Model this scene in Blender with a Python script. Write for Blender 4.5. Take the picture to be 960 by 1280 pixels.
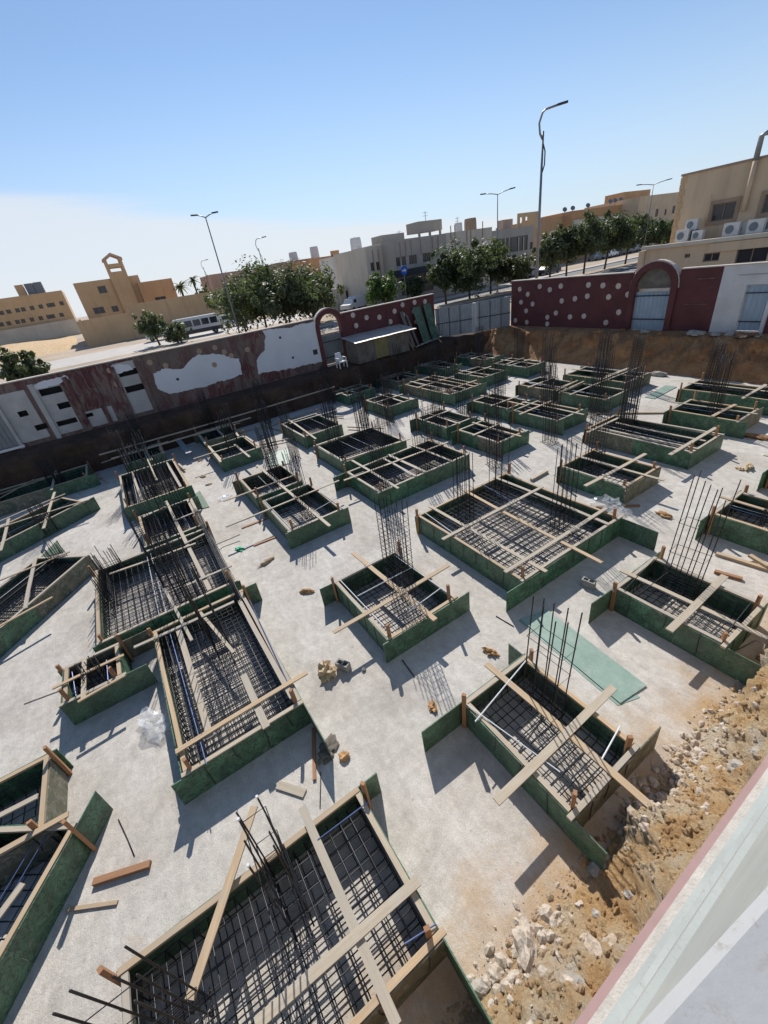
import bpy, bmesh, math, random
from mathutils import Vector, Matrix, noise
R_ = math.radians
rnd = random.Random(7)
for o in list(bpy.data.objects): bpy.data.objects.remove(o)
scn = bpy.context.scene
col = scn.collection

# ------------------------------------------------------------------ camera
HC = 7.3                      # camera height above the concrete blinding slab
G = 1.8                       # street level above the slab
FPX = 516.0                   # focal length in photo pixels (960 x 1280)
# rows: world x, y, z (z up) expressed in the camera frame x right, y down, z forward
WX = (0.54280293, 0.36609274, -0.75587108)
WY = (0.82864024, -0.3800646, 0.41098206)
WZ = (-0.13682229, -0.84942746, -0.50965935)
cd = bpy.data.cameras.new('camera'); cam = bpy.data.objects.new('camera', cd); col.objects.link(cam)
cd.sensor_fit = 'VERTICAL'; cd.sensor_height = 36; cd.lens = 36 * FPX / 1280
cd.clip_start = 0.03; cd.clip_end = 5000
right = Vector((WX[0], WY[0], WZ[0])); up = -Vector((WX[1], WY[1], WZ[1])); back = -Vector((WX[2], WY[2], WZ[2]))
m3 = Matrix((right, up, back)).transposed()
cam.matrix_world = Matrix.Translation((0, 0, HC)) @ m3.to_4x4()
scn.camera = cam

# ------------------------------------------------------------------ sky, sun, exposure
SUN_EL, SUN_AZ = 41.0, 156.0          # azimuth of the sun in the x-y plane, counter-clockwise from +x
w = bpy.data.worlds.new('World'); scn.world = w; w.use_nodes = True
nt = w.node_tree; nt.nodes.clear()
out = nt.nodes.new('ShaderNodeOutputWorld'); bg = nt.nodes.new('ShaderNodeBackground')
sky = nt.nodes.new('ShaderNodeTexSky'); sky.sky_type = 'NISHITA'; sky.sun_disc = False
sky.sun_elevation = R_(SUN_EL); sky.sun_rotation = R_(90 - SUN_AZ)
sky.air_density = 1.0; sky.dust_density = 0.05; sky.ozone_density = 2.2; sky.altitude = 600
bg.inputs['Strength'].default_value = 0.112
tc = nt.nodes.new('ShaderNodeTexCoord'); sep = nt.nodes.new('ShaderNodeSeparateXYZ')
nt.links.new(tc.outputs['Generated'], sep.inputs[0])
def math_node(t, op, a, b=None, clamp=False):
    n = t.nodes.new('ShaderNodeMath'); n.operation = op; n.use_clamp = clamp
    for i, v in enumerate((a, b)):
        if v is None: continue
        if isinstance(v, (int, float)): n.inputs[i].default_value = v
        else: t.links.new(v, n.inputs[i])
    return n.outputs[0]
# thin stratus low over the horizon: streaks stretched sideways (flatten the direction onto a cloud sheet)
dz = math_node(nt, 'ADD', math_node(nt, 'MAXIMUM', sep.outputs['Z'], 0.0), 0.06)
cmb = nt.nodes.new('ShaderNodeCombineXYZ')
nt.links.new(math_node(nt, 'DIVIDE', sep.outputs['X'], dz), cmb.inputs[0])
nt.links.new(math_node(nt, 'DIVIDE', sep.outputs['Y'], dz), cmb.inputs[1])
nz = nt.nodes.new('ShaderNodeTexNoise'); nz.inputs['Scale'].default_value = 0.55; nz.inputs['Detail'].default_value = 7; nz.inputs['Roughness'].default_value = 0.55
mp = nt.nodes.new('ShaderNodeMapping'); mp.inputs['Rotation'].default_value = (0, 0, R_(62)); mp.inputs['Scale'].default_value = (1.0, 0.22, 1)
nt.links.new(cmb.outputs[0], mp.inputs['Vector']); nt.links.new(mp.outputs[0], nz.inputs['Vector'])
# a bank of cloud that lies towards -x (behind the left wall)
side = math_node(nt, 'MULTIPLY', sep.outputs['Y'], -0.17)
edge = math_node(nt, 'MINIMUM', math_node(nt, 'ADD', side, 0.175), 0.205)
nzo = math_node(nt, 'MULTIPLY', math_node(nt, 'SUBTRACT', nz.outputs['Fac'], 0.5), 0.13)
t1 = math_node(nt, 'SUBTRACT', math_node(nt, 'ADD', edge, nzo), sep.outputs['Z'])
mr = nt.nodes.new('ShaderNodeMapRange'); mr.interpolation_type = 'SMOOTHSTEP'
mr.inputs['From Min'].default_value = -0.008; mr.inputs['From Max'].default_value = 0.03
nt.links.new(t1, mr.inputs['Value'])
cfac = math_node(nt, 'MULTIPLY', mr.outputs[0], math_node(nt, 'ADD', math_node(nt, 'MULTIPLY', nz.outputs['Fac'], 0.5), 0.42), True)
mix = nt.nodes.new('ShaderNodeMix'); mix.data_type = 'RGBA'
mix.inputs['B'].default_value = (6.7, 6.9, 7.2, 1)
hz = nt.nodes.new('ShaderNodeMapRange'); hz.interpolation_type = 'SMOOTHSTEP'
hz.inputs['From Min'].default_value = 0.33; hz.inputs['From Max'].default_value = -0.04; hz.inputs['To Max'].default_value = 0.8
nt.links.new(sep.outputs['Z'], hz.inputs['Value'])
mixh = nt.nodes.new('ShaderNodeMix'); mixh.data_type = 'RGBA'; mixh.inputs['B'].default_value = (4.6, 5.5, 7.0, 1)
nt.links.new(hz.outputs[0], mixh.inputs['Factor']); nt.links.new(sky.outputs[0], mixh.inputs['A'])
nt.links.new(cfac, mix.inputs['Factor']); nt.links.new(mixh.outputs['Result'], mix.inputs['A'])
nt.links.new(mix.outputs['Result'], bg.inputs[0]); nt.links.new(bg.outputs[0], out.inputs[0])
sl = bpy.data.lights.new('sun', 'SUN'); sl.energy = 4.8; sl.angle = R_(0.55); sl.color = (1, 0.95, 0.88)
so = bpy.data.objects.new('sun', sl); col.objects.link(so)
sdir = Vector((math.cos(R_(SUN_AZ)) * math.cos(R_(SUN_EL)), math.sin(R_(SUN_AZ)) * math.cos(R_(SUN_EL)), math.sin(R_(SUN_EL))))
so.rotation_euler = (-sdir).to_track_quat('-Z', 'Y').to_euler(); so.location = sdir * 60
scn.view_settings.view_transform = 'Standard'; scn.view_settings.look = 'None'
scn.view_settings.exposure = 0.12; scn.view_settings.gamma = 1.0
scn.render.engine = 'CYCLES'

# ------------------------------------------------------------------ pixel -> place helpers
def ray(px, py):
    a = (px - 480, py - 640, FPX)
    return Vector((sum(p * q for p, q in zip(WX, a)), sum(p * q for p, q in zip(WY, a)), sum(p * q for p, q in zip(WZ, a))))
def gz(px, py, z):             # the point at height z seen at a photo pixel
    d = ray(px, py); t = (z - HC) / d.z; return Vector((d.x * t, d.y * t, z))
def onx(px, py, X):
    d = ray(px, py); t = X / d.x; return Vector((X, d.y * t, HC + d.z * t))
def ony(px, py, Y):
    d = ray(px, py); t = Y / d.y; return Vector((d.x * t, Y, HC + d.z * t))

# ------------------------------------------------------------------ materials
MATS = {}
def newmat(name, rough=0.8, metal=0.0, spec=0.5):
    m = bpy.data.materials.new(name); m.use_nodes = True
    t = m.node_tree; b = t.nodes['Principled BSDF']
    b.inputs['Roughness'].default_value = rough; b.inputs['Metallic'].default_value = metal
    b.inputs['Specular IOR Level'].default_value = spec
    MATS[name] = m; return m, t, b
def ramp(t, fac, stops):
    r = t.nodes.new('ShaderNodeValToRGB'); e = r.color_ramp.elements
    while len(e) > 1: e.remove(e[-1])
    e[0].position = stops[0][0]; e[0].color = (*stops[0][1], 1)
    for p, c in stops[1:]:
        n = e.new(p); n.color = (*c, 1)
    t.links.new(fac, r.inputs[0]); return r.outputs[0]
def noise_n(t, vec, scale, detail=5, rough=0.6, dist=0.0):
    n = t.nodes.new('ShaderNodeTexNoise'); n.inputs['Scale'].default_value = scale
    n.inputs['Detail'].default_value = detail; n.inputs['Roughness'].default_value = rough; n.inputs['Distortion'].default_value = dist
    t.links.new(vec, n.inputs['Vector']); return n.outputs['Fac']
def mixc(t, fac, a, b, mode='MIX'):
    n = t.nodes.new('ShaderNodeMix'); n.data_type = 'RGBA'; n.blend_type = mode
    for k, v in (('Factor', fac), ('A', a), ('B', b)):
        if isinstance(v, (int, float)): n.inputs[k].default_value = v
        elif isinstance(v, tuple): n.inputs[k].default_value = (*v, 1)
        else: t.links.new(v, n.inputs[k])
    return n.outputs['Result']
def bump(t, b, h, strength=0.4, dist=0.02):
    n = t.nodes.new('ShaderNodeBump'); n.inputs['Strength'].default_value = strength; n.inputs['Distance'].default_value = dist
    t.links.new(h, n.inputs['Height']); t.links.new(n.outputs[0], b.inputs['Normal'])
def pos(t): return t.nodes.new('ShaderNodeNewGeometry').outputs['Position']
def objc(t, scale=(1, 1, 1), rnd_off=True):
    tc = t.nodes.new('ShaderNodeTexCoord'); m = t.nodes.new('ShaderNodeMapping'); m.inputs['Scale'].default_value = scale
    t.links.new(tc.outputs['Object'], m.inputs['Vector'])
    if rnd_off:
        oi = t.nodes.new('ShaderNodeObjectInfo'); mu = math_node(t, 'MULTIPLY', oi.outputs['Random'], 37.0)
        c = t.nodes.new('ShaderNodeCombineXYZ')
        for i in range(3): t.links.new(mu, c.inputs[i])
        t.links.new(c.outputs[0], m.inputs['Location'])
    return m.outputs[0]
def orand(t): return t.nodes.new('ShaderNodeObjectInfo').outputs['Random']

def simple(name, c, rough=0.8, var=0.25, scale=3.0, metal=0.0, bmp=0.0, detail=5, spec=0.5, fine=0.0):
    m, t, b = newmat(name, rough, metal, spec); p = pos(t)
    f = noise_n(t, p, scale, detail)
    lo = tuple(x * (1 - var) for x in c); hi = tuple(min(1, x * (1 + var)) for x in c)
    cc = ramp(t, f, [(0.3, lo), (0.7, hi)])
    if fine:
        f2 = noise_n(t, p, scale * 14, 4)
        cc = mixc(t, fine, cc, ramp(t, f2, [(0.3, (0.25,) * 3), (0.7, (0.75,) * 3)]), 'OVERLAY')
    t.links.new(cc, b.inputs['Base Color'])
    if bmp: bump(t, b, noise_n(t, p, scale * 6, 6), bmp, 0.02)
    return m

# concrete blinding slab: pale, sandy, with trowel marks, dust and earth stains
m, t, b = newmat('slab', 0.9); p = pos(t)
a = ramp(t, noise_n(t, p, 0.5, 8, 0.62), [(0.30, (0.41, 0.37, 0.325)), (0.52, (0.50, 0.465, 0.42)), (0.72, (0.555, 0.525, 0.485))])
a = mixc(t, 0.55, a, ramp(t, noise_n(t, p, 5.0, 8, 0.7), [(0.25, (0.3,) * 3), (0.75, (0.7,) * 3)]), 'OVERLAY')
a = mixc(t, 0.35, a, ramp(t, noise_n(t, p, 55, 3), [(0.3, (0.25,) * 3), (0.7, (0.75,) * 3)]), 'OVERLAY')
sx = t.nodes.new('ShaderNodeSeparateXYZ'); t.links.new(p, sx.inputs[0])
# sand trodden out from the foot of the earth bank at the slab's edge
f = math_node(t, 'ADD', math_node(t, 'MULTIPLY', sx.outputs['X'], 0.75), math_node(t, 'MULTIPLY', noise_n(t, p, 1.3, 7, 0.65), 2.6))
mrn = t.nodes.new('ShaderNodeMapRange'); mrn.inputs['From Min'].default_value = -0.15; mrn.inputs['From Max'].default_value = 0.75; t.links.new(f, mrn.inputs['Value'])
a = mixc(t, math_node(t, 'MULTIPLY', mrn.outputs[0], 0.85), a, (0.40, 0.25, 0.11))
# trowel sweeps, damp patches, pale cement splashes, trodden dust
mpt = t.nodes.new('ShaderNodeMapping'); mpt.inputs['Scale'].default_value = (0.8, 2.4, 1); mpt.inputs['Rotation'].default_value = (0, 0, R_(24)); t.links.new(p, mpt.inputs[0])
a = mixc(t, 0.22, a, ramp(t, noise_n(t, mpt.outputs[0], 1.3, 7, 0.7, 1.5), [(0.3, (0.28,) * 3), (0.7, (0.72,) * 3)]), 'OVERLAY')
a = mixc(t, ramp(t, noise_n(t, p, 0.42, 9, 0.72, 0.9), [(0.54, (0, 0, 0)), (0.68, (0.55,) * 3)]), a, (0.30, 0.275, 0.245))
a = mixc(t, ramp(t, noise_n(t, p, 1.9, 10, 0.8, 1.4), [(0.63, (0, 0, 0)), (0.69, (0.6,) * 3)]), a, (0.24, 0.21, 0.185))
a = mixc(t, ramp(t, noise_n(t, p, 3.1, 9, 0.8, 0.5), [(0.64, (0, 0, 0)), (0.70, (0.55,) * 3)]), a, (0.64, 0.62, 0.59))
vor = t.nodes.new('ShaderNodeTexVoronoi'); vor.inputs['Scale'].default_value = 3.3; t.links.new(p, vor.inputs['Vector'])
a = mixc(t, ramp(t, vor.outputs['Distance'], [(0.05, (0.5,) * 3), (0.10, (0, 0, 0))]), a, (0.29, 0.255, 0.22))
st = ramp(t, noise_n(t, p, 0.9, 6, 0.7, 0.6), [(0.60, (0, 0, 0)), (0.74, (1, 1, 1))])
a = mixc(t, math_node(t, 'MULTIPLY', st, 0.35), a, (0.40, 0.28, 0.17))
t.links.new(a, b.inputs['Base Color'])
bump(t, b, math_node(t, 'ADD', noise_n(t, p, 9, 8, 0.7), math_node(t, 'MULTIPLY', noise_n(t, p, 70, 3), 0.35)), 0.55, 0.03)

m, t, b = newmat('earth', 0.95); p = pos(t)
a = ramp(t, noise_n(t, p, 1.1, 9, 0.68, 0.4), [(0.28, (0.19, 0.092, 0.042)), (0.5, (0.36, 0.185, 0.082)), (0.72, (0.50, 0.30, 0.15))])
a = mixc(t, 0.5, a, ramp(t, noise_n(t, p, 14, 6, 0.7), [(0.25, (0.2,) * 3), (0.75, (0.8,) * 3)]), 'OVERLAY')
t.links.new(a, b.inputs['Base Color']); bump(t, b, noise_n(t, p, 7, 9, 0.75), 0.9, 0.12)
m, t, b = newmat('earth_shaded', 0.95); p = pos(t)  # the earth again, with the deep shade below the left wall put into its colour
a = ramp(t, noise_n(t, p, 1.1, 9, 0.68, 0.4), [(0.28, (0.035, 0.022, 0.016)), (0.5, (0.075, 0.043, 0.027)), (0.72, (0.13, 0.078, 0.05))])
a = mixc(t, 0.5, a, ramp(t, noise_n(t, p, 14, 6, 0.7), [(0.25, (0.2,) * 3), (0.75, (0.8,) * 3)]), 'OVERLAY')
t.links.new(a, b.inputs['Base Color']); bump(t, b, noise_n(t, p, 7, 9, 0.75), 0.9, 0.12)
m, t, b = newmat('sand', 0.95); p = pos(t)
a = ramp(t, noise_n(t, p, 1.7, 8, 0.65, 0.4), [(0.28, (0.36, 0.19, 0.08)), (0.42, (0.58, 0.365, 0.165)), (0.56, (0.62, 0.47, 0.29)), (0.70, (0.62, 0.55, 0.45))])
a = mixc(t, 0.55, a, ramp(t, noise_n(t, p, 26, 6, 0.7), [(0.25, (0.2,) * 3), (0.75, (0.8,) * 3)]), 'OVERLAY')
t.links.new(a, b.inputs['Base Color']); bump(t, b, noise_n(t, p, 12, 9, 0.8), 1.0, 0.10)
m, t, b = newmat('rubble', 0.95); p = pos(t)
a = ramp(t, noise_n(t, p, 2.5, 6), [(0.3, (0.42, 0.32, 0.22)), (0.55, (0.52, 0.46, 0.39)), (0.8, (0.5, 0.37, 0.24))])
a = mixc(t, 0.5, a, ramp(t, noise_n(t, p, 30, 5), [(0.25, (0.2,) * 3), (0.75, (0.8,) * 3)]), 'OVERLAY')
t.links.new(a, b.inputs['Base Color']); bump(t, b, noise_n(t, p, 22, 7, 0.7), 0.7, 0.04)
simple('rock_grey', (0.36, 0.33, 0.29), 0.9, 0.3, 6, bmp=0.8)
simple('street_ground', (0.42, 0.33, 0.24), 0.95, 0.22, 0.12, bmp=0.2, detail=8, fine=0.3)
simple('asphalt', (0.17, 0.165, 0.16), 0.75, 0.2, 0.4, fine=0.2)
simple('pavement', (0.48, 0.44, 0.40), 0.85, 0.12, 0.6, fine=0.2)
simple('kerb', (0.5, 0.48, 0.45), 0.85, 0.12, 0.8)
simple('road_paint', (0.75, 0.75, 0.72), 0.7, 0.1, 2)

# green film-faced plywood, scuffed and cement-splashed
m, t, b = newmat('plywood', 0.55); v = objc(t)
n1 = noise_n(t, v, 2.2, 7, 0.65, 1.2)
a = ramp(t, n1, [(0.30, (0.022, 0.056, 0.034)), (0.5, (0.060, 0.155, 0.086)), (0.66, (0.11, 0.26, 0.15))])
a = mixc(t, ramp(t, noise_n(t, v, 9, 8, 0.75, 2.5), [(0.50, (0, 0, 0)), (0.57, (0.85,) * 3)]), a, (0.010, 0.024, 0.017))
a = mixc(t, ramp(t, noise_n(t, v, 3.4, 9, 0.8), [(0.55, (0, 0, 0)), (0.70, (0.75,) * 3)]), a, (0.27, 0.275, 0.235))
a = mixc(t, math_node(t, 'MULTIPLY', orand(t), 0.4), a, (0.115, 0.13, 0.095))
t.links.new(a, b.inputs['Base Color']); bump(t, b, noise_n(t, v, 30, 4), 0.12, 0.01)
m, t, b = newmat('plywood_old', 0.75); v = objc(t)
a = ramp(t, noise_n(t, v, 2.6, 8, 0.7, 1.0), [(0.3, (0.045, 0.075, 0.045)), (0.5, (0.13, 0.125, 0.085)), (0.7, (0.23, 0.20, 0.15))])
a = mixc(t, ramp(t, noise_n(t, v, 6, 9, 0.8, 1.0), [(0.52, (0, 0, 0)), (0.62, (0.8,) * 3)]), a, (0.33, 0.31, 0.27))
t.links.new(a, b.inputs['Base Color']); bump(t, b, noise_n(t, v, 25, 4), 0.2, 0.01)
m, t, b = newmat('plywood_clean', 0.5); v = objc(t)
a = ramp(t, noise_n(t, v, 2.0, 7, 0.65), [(0.3, (0.17, 0.265, 0.215)), (0.7, (0.28, 0.375, 0.325))])
a = mixc(t, ramp(t, noise_n(t, v, 6, 8, 0.75), [(0.5, (0, 0, 0)), (0.8, (0.7,) * 3)]), a, (0.42, 0.44, 0.41))
t.links.new(a, b.inputs['Base Color'])

def timber(name, c0, c1, dirt):
    m, t, b = newmat(name, 0.75); v = objc(t, (0.9, 14, 14))
    a = ramp(t, noise_n(t, v, 2.0, 6, 0.65, 0.6), [(0.3, c0), (0.7, c1)])
    v2 = objc(t)
    a = mixc(t, ramp(t, noise_n(t, v2, 3.0, 6, 0.7), [(0.45, (0, 0, 0)), (0.75, (0.8,) * 3)]), a, dirt)
    a = mixc(t, math_node(t, 'MULTIPLY', orand(t), 0.5), a, tuple(x * 0.72 for x in dirt))
    t.links.new(a, b.inputs['Base Color']); bump(t, b, noise_n(t, v, 6, 5), 0.25, 0.01)
timber('timber', (0.40, 0.265, 0.145), (0.56, 0.41, 0.25), (0.40, 0.345, 0.27))
timber('timber_grey', (0.36, 0.29, 0.205), (0.50, 0.42, 0.31), (0.44, 0.41, 0.36))
timber('timber_brown', (0.27, 0.125, 0.055), (0.42, 0.215, 0.10), (0.30, 0.17, 0.10))
m, t, b = newmat('rebar', 0.45, 0.6); v = pos(t)
a = ramp(t, noise_n(t, v, 3, 5), [(0.3, (0.020, 0.019, 0.020)), (0.6, (0.050, 0.052, 0.060)), (0.8, (0.065, 0.045, 0.034))])
t.links.new(a, b.inputs['Base Color'])
simple('rebar_dark', (0.035, 0.031, 0.030), 0.5, 0.3, 3, metal=0.6)
simple('rod_bright', (0.66, 0.68, 0.70), 0.4, 0.1, 3)
simple('rod_blue', (0.10, 0.14, 0.30), 0.4, 0.2, 3, metal=0.4)
simple('wire_tie', (0.03, 0.03, 0.03), 0.6, 0.1, 3)

# painted perimeter walls
m, t, b = newmat('red_wall', 0.85); p = pos(t)
a = ramp(t, noise_n(t, p, 0.8, 8, 0.65), [(0.3, (0.085, 0.025, 0.025)), (0.7, (0.13, 0.042, 0.041))])
a = mixc(t, ramp(t, noise_n(t, p, 2.2, 9, 0.75, 0.8), [(0.62, (0, 0, 0)), (0.74, (0.5,) * 3)]), a, (0.18, 0.115, 0.10))
t.links.new(a, b.inputs['Base Color']); bump(t, b, noise_n(t, p, 18, 6), 0.3, 0.02)
m, t, b = newmat('red_peeled', 0.9); p = pos(t)
mpn = t.nodes.new('ShaderNodeMapping'); mpn.inputs['Scale'].default_value = (1, 1.3, 0.45); t.links.new(p, mpn.inputs[0])
a = ramp(t, noise_n(t, p, 0.7, 7, 0.6), [(0.3, (0.09, 0.031, 0.031)), (0.7, (0.14, 0.052, 0.05))])
a = mixc(t, ramp(t, noise_n(t, mpn.outputs[0], 2.6, 9, 0.72, 0.7), [(0.47, (0, 0, 0)), (0.56, (0.8,) * 3)]), a, (0.21, 0.16, 0.135))
a = mixc(t, ramp(t, noise_n(t, p, 0.33, 6, 0.6), [(0.45, (0, 0, 0)), (0.62, (0.75,) * 3)]), a, (0.165, 0.13, 0.11))
t.links.new(a, b.inputs['Base Color']); bump(t, b, noise_n(t, mpn.outputs[0], 5, 8, 0.7), 0.8, 0.05)
simple('white_plaster', (0.66, 0.66, 0.68), 0.85, 0.06, 0.8, bmp=0.1, detail=8)
simple('grey_plaster', (0.42, 0.40, 0.38), 0.9, 0.18, 1.2, bmp=0.3, detail=8)
simple('white_wall', (0.58, 0.57, 0.56), 0.85, 0.14, 0.9, bmp=0.15, detail=8)
simple('medallion', (0.55, 0.47, 0.40), 0.9, 0.15, 4)
simple('cap', (0.55, 0.49, 0.43), 0.9, 0.15, 2)
m, t, b = newmat('pink_trim', 0.8); p = pos(t)
a = ramp(t, noise_n(t, p, 1.4, 9, 0.7), [(0.3, (0.31, 0.202, 0.194)), (0.7, (0.389, 0.254, 0.243))])
a = mixc(t, ramp(t, noise_n(t, p, 6.0, 10, 0.8, 1.2), [(0.56, (0, 0, 0)), (0.66, (0.5,) * 3)]), a, (0.27, 0.23, 0.18))
a = mixc(t, ramp(t, noise_n(t, p, 34, 6, 0.8), [(0.60, (0, 0, 0)), (0.68, (0.55,) * 3)]), a, (0.22, 0.19, 0.15))
t.links.new(a, b.inputs['Base Color']); bump(t, b, noise_n(t, p, 40, 5), 0.25, 0.004)
simple('cream_mortar', (0.50, 0.46, 0.42), 0.95, 0.14, 6, bmp=0.5)
m, t, b = newmat('facade_white', 0.4); p = pos(t)
a = ramp(t, noise_n(t, p, 1.4, 9, 0.7), [(0.3, (0.361, 0.383, 0.368)), (0.7, (0.454, 0.481, 0.462))])
a = mixc(t, ramp(t, noise_n(t, p, 6.0, 10, 0.8, 1.2), [(0.56, (0, 0, 0)), (0.66, (0.5,) * 3)]), a, (0.27, 0.23, 0.18))
a = mixc(t, ramp(t, noise_n(t, p, 34, 6, 0.8), [(0.60, (0, 0, 0)), (0.68, (0.55,) * 3)]), a, (0.22, 0.19, 0.15))
t.links.new(a, b.inputs['Base Color']); bump(t, b, noise_n(t, p, 40, 5), 0.25, 0.004)
m, t, b = newmat('coping_white', 0.5); p = pos(t)
a = ramp(t, noise_n(t, p, 1.4, 9, 0.7), [(0.3, (0.318, 0.32, 0.318)), (0.7, (0.4, 0.402, 0.4))])
a = mixc(t, ramp(t, noise_n(t, p, 6.0, 10, 0.8, 1.2), [(0.56, (0, 0, 0)), (0.66, (0.5,) * 3)]), a, (0.27, 0.23, 0.18))
a = mixc(t, ramp(t, noise_n(t, p, 34, 6, 0.8), [(0.60, (0, 0, 0)), (0.68, (0.55,) * 3)]), a, (0.22, 0.19, 0.15))
t.links.new(a, b.inputs['Base Color']); bump(t, b, noise_n(t, p, 40, 5), 0.25, 0.004)
simple('sheet_metal', (0.30, 0.32, 0.34), 0.5, 0.12, 1.5, metal=0.3)
simple('sheet_dark', (0.19, 0.20, 0.205), 0.55, 0.15, 1.5, metal=0.2)
simple('gate_blue', (0.30, 0.38, 0.46), 0.5, 0.1, 1.5, metal=0.2)
simple('roof_sheet', (0.55, 0.52, 0.47), 0.45, 0.15, 1.5, metal=0.35)
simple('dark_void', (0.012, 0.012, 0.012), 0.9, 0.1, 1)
simple('shed_board', (0.16, 0.14, 0.115), 0.85, 0.3, 2.5, bmp=0.3)
simple('shed_yellow', (0.24, 0.20, 0.09), 0.8, 0.2, 2.5)
simple('plastic_white', (0.68, 0.66, 0.66), 0.5, 0.05, 2)
simple('paper_brown', (0.42, 0.24, 0.11), 0.9, 0.35, 9, bmp=0.5)
simple('paper_tan', (0.50, 0.37, 0.23), 0.9, 0.3, 9, bmp=0.5)
simple('block_grey', (0.30, 0.29, 0.275), 0.95, 0.15, 8, bmp=0.7)
simple('green_scrap', (0.03, 0.36, 0.19), 0.6, 0.2, 5)
m, t, b = newmat('clear_plastic', 0.12); b.inputs['Base Color'].default_value = (0.85, 0.87, 0.9, 1); b.inputs['Alpha'].default_value = 0.25
# buildings
for nme, c in (('beige', (0.50, 0.345, 0.20)), ('beige_light', (0.55, 0.42, 0.28)), ('tan_orange', (0.45, 0.275, 0.15)), ('orange', (0.45, 0.25, 0.125)),
               ('grey_render', (0.36, 0.325, 0.28)), ('cream', (0.52, 0.46, 0.375)), ('cream_white', (0.60, 0.56, 0.50)), ('brown_wall', (0.33, 0.235, 0.165)), ('pink_beige', (0.45, 0.31, 0.235))):
    m, t, b = newmat('b_' + nme, 0.9); p = pos(t)
    ms = t.nodes.new('ShaderNodeMapping'); ms.inputs['Scale'].default_value = (1.1, 1.1, 0.10); t.links.new(p, ms.inputs[0])
    a = ramp(t, noise_n(t, p, 0.25, 9), [(0.3, tuple(x * 1.02 for x in c)), (0.7, tuple(x * 1.28 for x in c))])
    a = mixc(t, ramp(t, noise_n(t, ms.outputs[0], 1.2, 7, 0.65), [(0.5, (0, 0, 0)), (0.72, (0.5,) * 3)]), a, tuple(x * 0.75 for x in c))
    t.links.new(a, b.inputs['Base Color']); bump(t, b, noise_n(t, p, 8, 6), 0.2, 0.02)
m, t, b = newmat('window_glass', 0.12); b.inputs['Base Color'].default_value = (0.035, 0.04, 0.05, 1)
simple('window_frame', (0.24, 0.19, 0.14), 0.7, 0.1, 2)
simple('metal_dark', (0.035, 0.04, 0.05), 0.5, 0.1, 2, metal=0.3)
simple('metal_grey', (0.22, 0.23, 0.245), 0.45, 0.1, 2, metal=0.5)
simple('duct_metal', (0.30, 0.31, 0.32), 0.45, 0.12, 2, metal=0.5)
simple('ac_white', (0.62, 0.61, 0.58), 0.5, 0.08, 3)
simple('car_white', (0.72, 0.72, 0.72), 0.25, 0.03, 2)
simple('car_grey', (0.25, 0.26, 0.28), 0.25, 0.05, 2)
simple('car_dark', (0.05, 0.055, 0.065), 0.25, 0.05, 2)
simple('tyre', (0.02, 0.02, 0.02), 0.9, 0.1, 3)
simple('sign_blue', (0.02, 0.12, 0.55), 0.4, 0.05, 2)
simple('tank_white', (0.62, 0.62, 0.62), 0.6, 0.08, 2)
simple('tank_grey', (0.16, 0.19, 0.22), 0.6, 0.08, 2)
simple('bark', (0.075, 0.055, 0.04), 0.95, 0.3, 6, bmp=0.5)
def leafmat(name, lo, hi):
    m, t, b = newmat(name, 0.55); p = pos(t)
    a = ramp(t, noise_n(t, p, 1.1, 5, 0.7), [(0.3, lo), (0.72, hi)])
    t.links.new(a, b.inputs['Base Color'])
    tr = t.nodes.new('ShaderNodeBsdfTranslucent'); t.links.new(mixc(t, 0.5, a, (0.16, 0.22, 0.03)), tr.inputs['Color'])
    mx = t.nodes.new('ShaderNodeMixShader'); mx.inputs[0].default_value = 0.42
    t.links.new(b.outputs[0], mx.inputs[1]); t.links.new(tr.outputs[0], mx.inputs[2]); t.links.new(mx.outputs[0], t.nodes['Material Output'].inputs['Surface'])
leafmat('leaf_dark', (0.040, 0.058, 0.028), (0.085, 0.112, 0.055))
leafmat('leaf_mid', (0.068, 0.088, 0.045), (0.14, 0.165, 0.088))
leafmat('leaf_olive', (0.045, 0.055, 0.022), (0.090, 0.098, 0.045))
leafmat('leaf_bright', (0.055, 0.105, 0.022), (0.105, 0.18, 0.045))

# ------------------------------------------------------------------ object helpers
def origin_of(vs):
    xs = [v[0] for v in vs]; ys = [v[1] for v in vs]; zs = [v[2] for v in vs]
    return Vector(((min(xs) + max(xs)) / 2, (min(ys) + max(ys)) / 2, min(zs)))
def abs_loc(o):
    v = o.location.copy(); p = o.parent
    while p: v += p.location; p = p.parent
    return v
def obj(name, vs, fs, mat, parent=None, smooth=False, local=False, loc=None):
    """one mesh object from world-space vertices; its origin is put at its base"""
    me = bpy.data.meshes.new(name)
    o0 = origin_of(vs) if loc is None else Vector(loc)
    me.from_pydata([tuple(Vector(v) - o0) for v in vs], [], fs); me.update()
    me.materials.append(MATS[mat])
    if smooth: me.shade_smooth()
    return link(name, me, o0, parent)
def link(name, me, wloc, parent=None):
    o = bpy.data.objects.new(name, me); col.objects.link(o)
    if parent: o.parent = parent; o.location = Vector(wloc) - abs_loc(parent)
    else: o.location = wloc
    return o
def empty(name, loc):
    o = bpy.data.objects.new(name, None); col.objects.link(o); o.location = loc; o.empty_display_size = 0.2; return o
def tag(o, label, cat, group=None):
    o['label'] = label; o['category'] = cat
    if group: o['group'] = group
    return o
def kind(o, k): o['kind'] = k; return o
def thing(name, loc, label, cat, group=None): return tag(empty(name, loc), label, cat, group)
CUBE_F = [(0, 3, 2, 1), (4, 5, 6, 7), (0, 1, 5, 4), (1, 2, 6, 5), (2, 3, 7, 6), (3, 0, 4, 7)]
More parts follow.
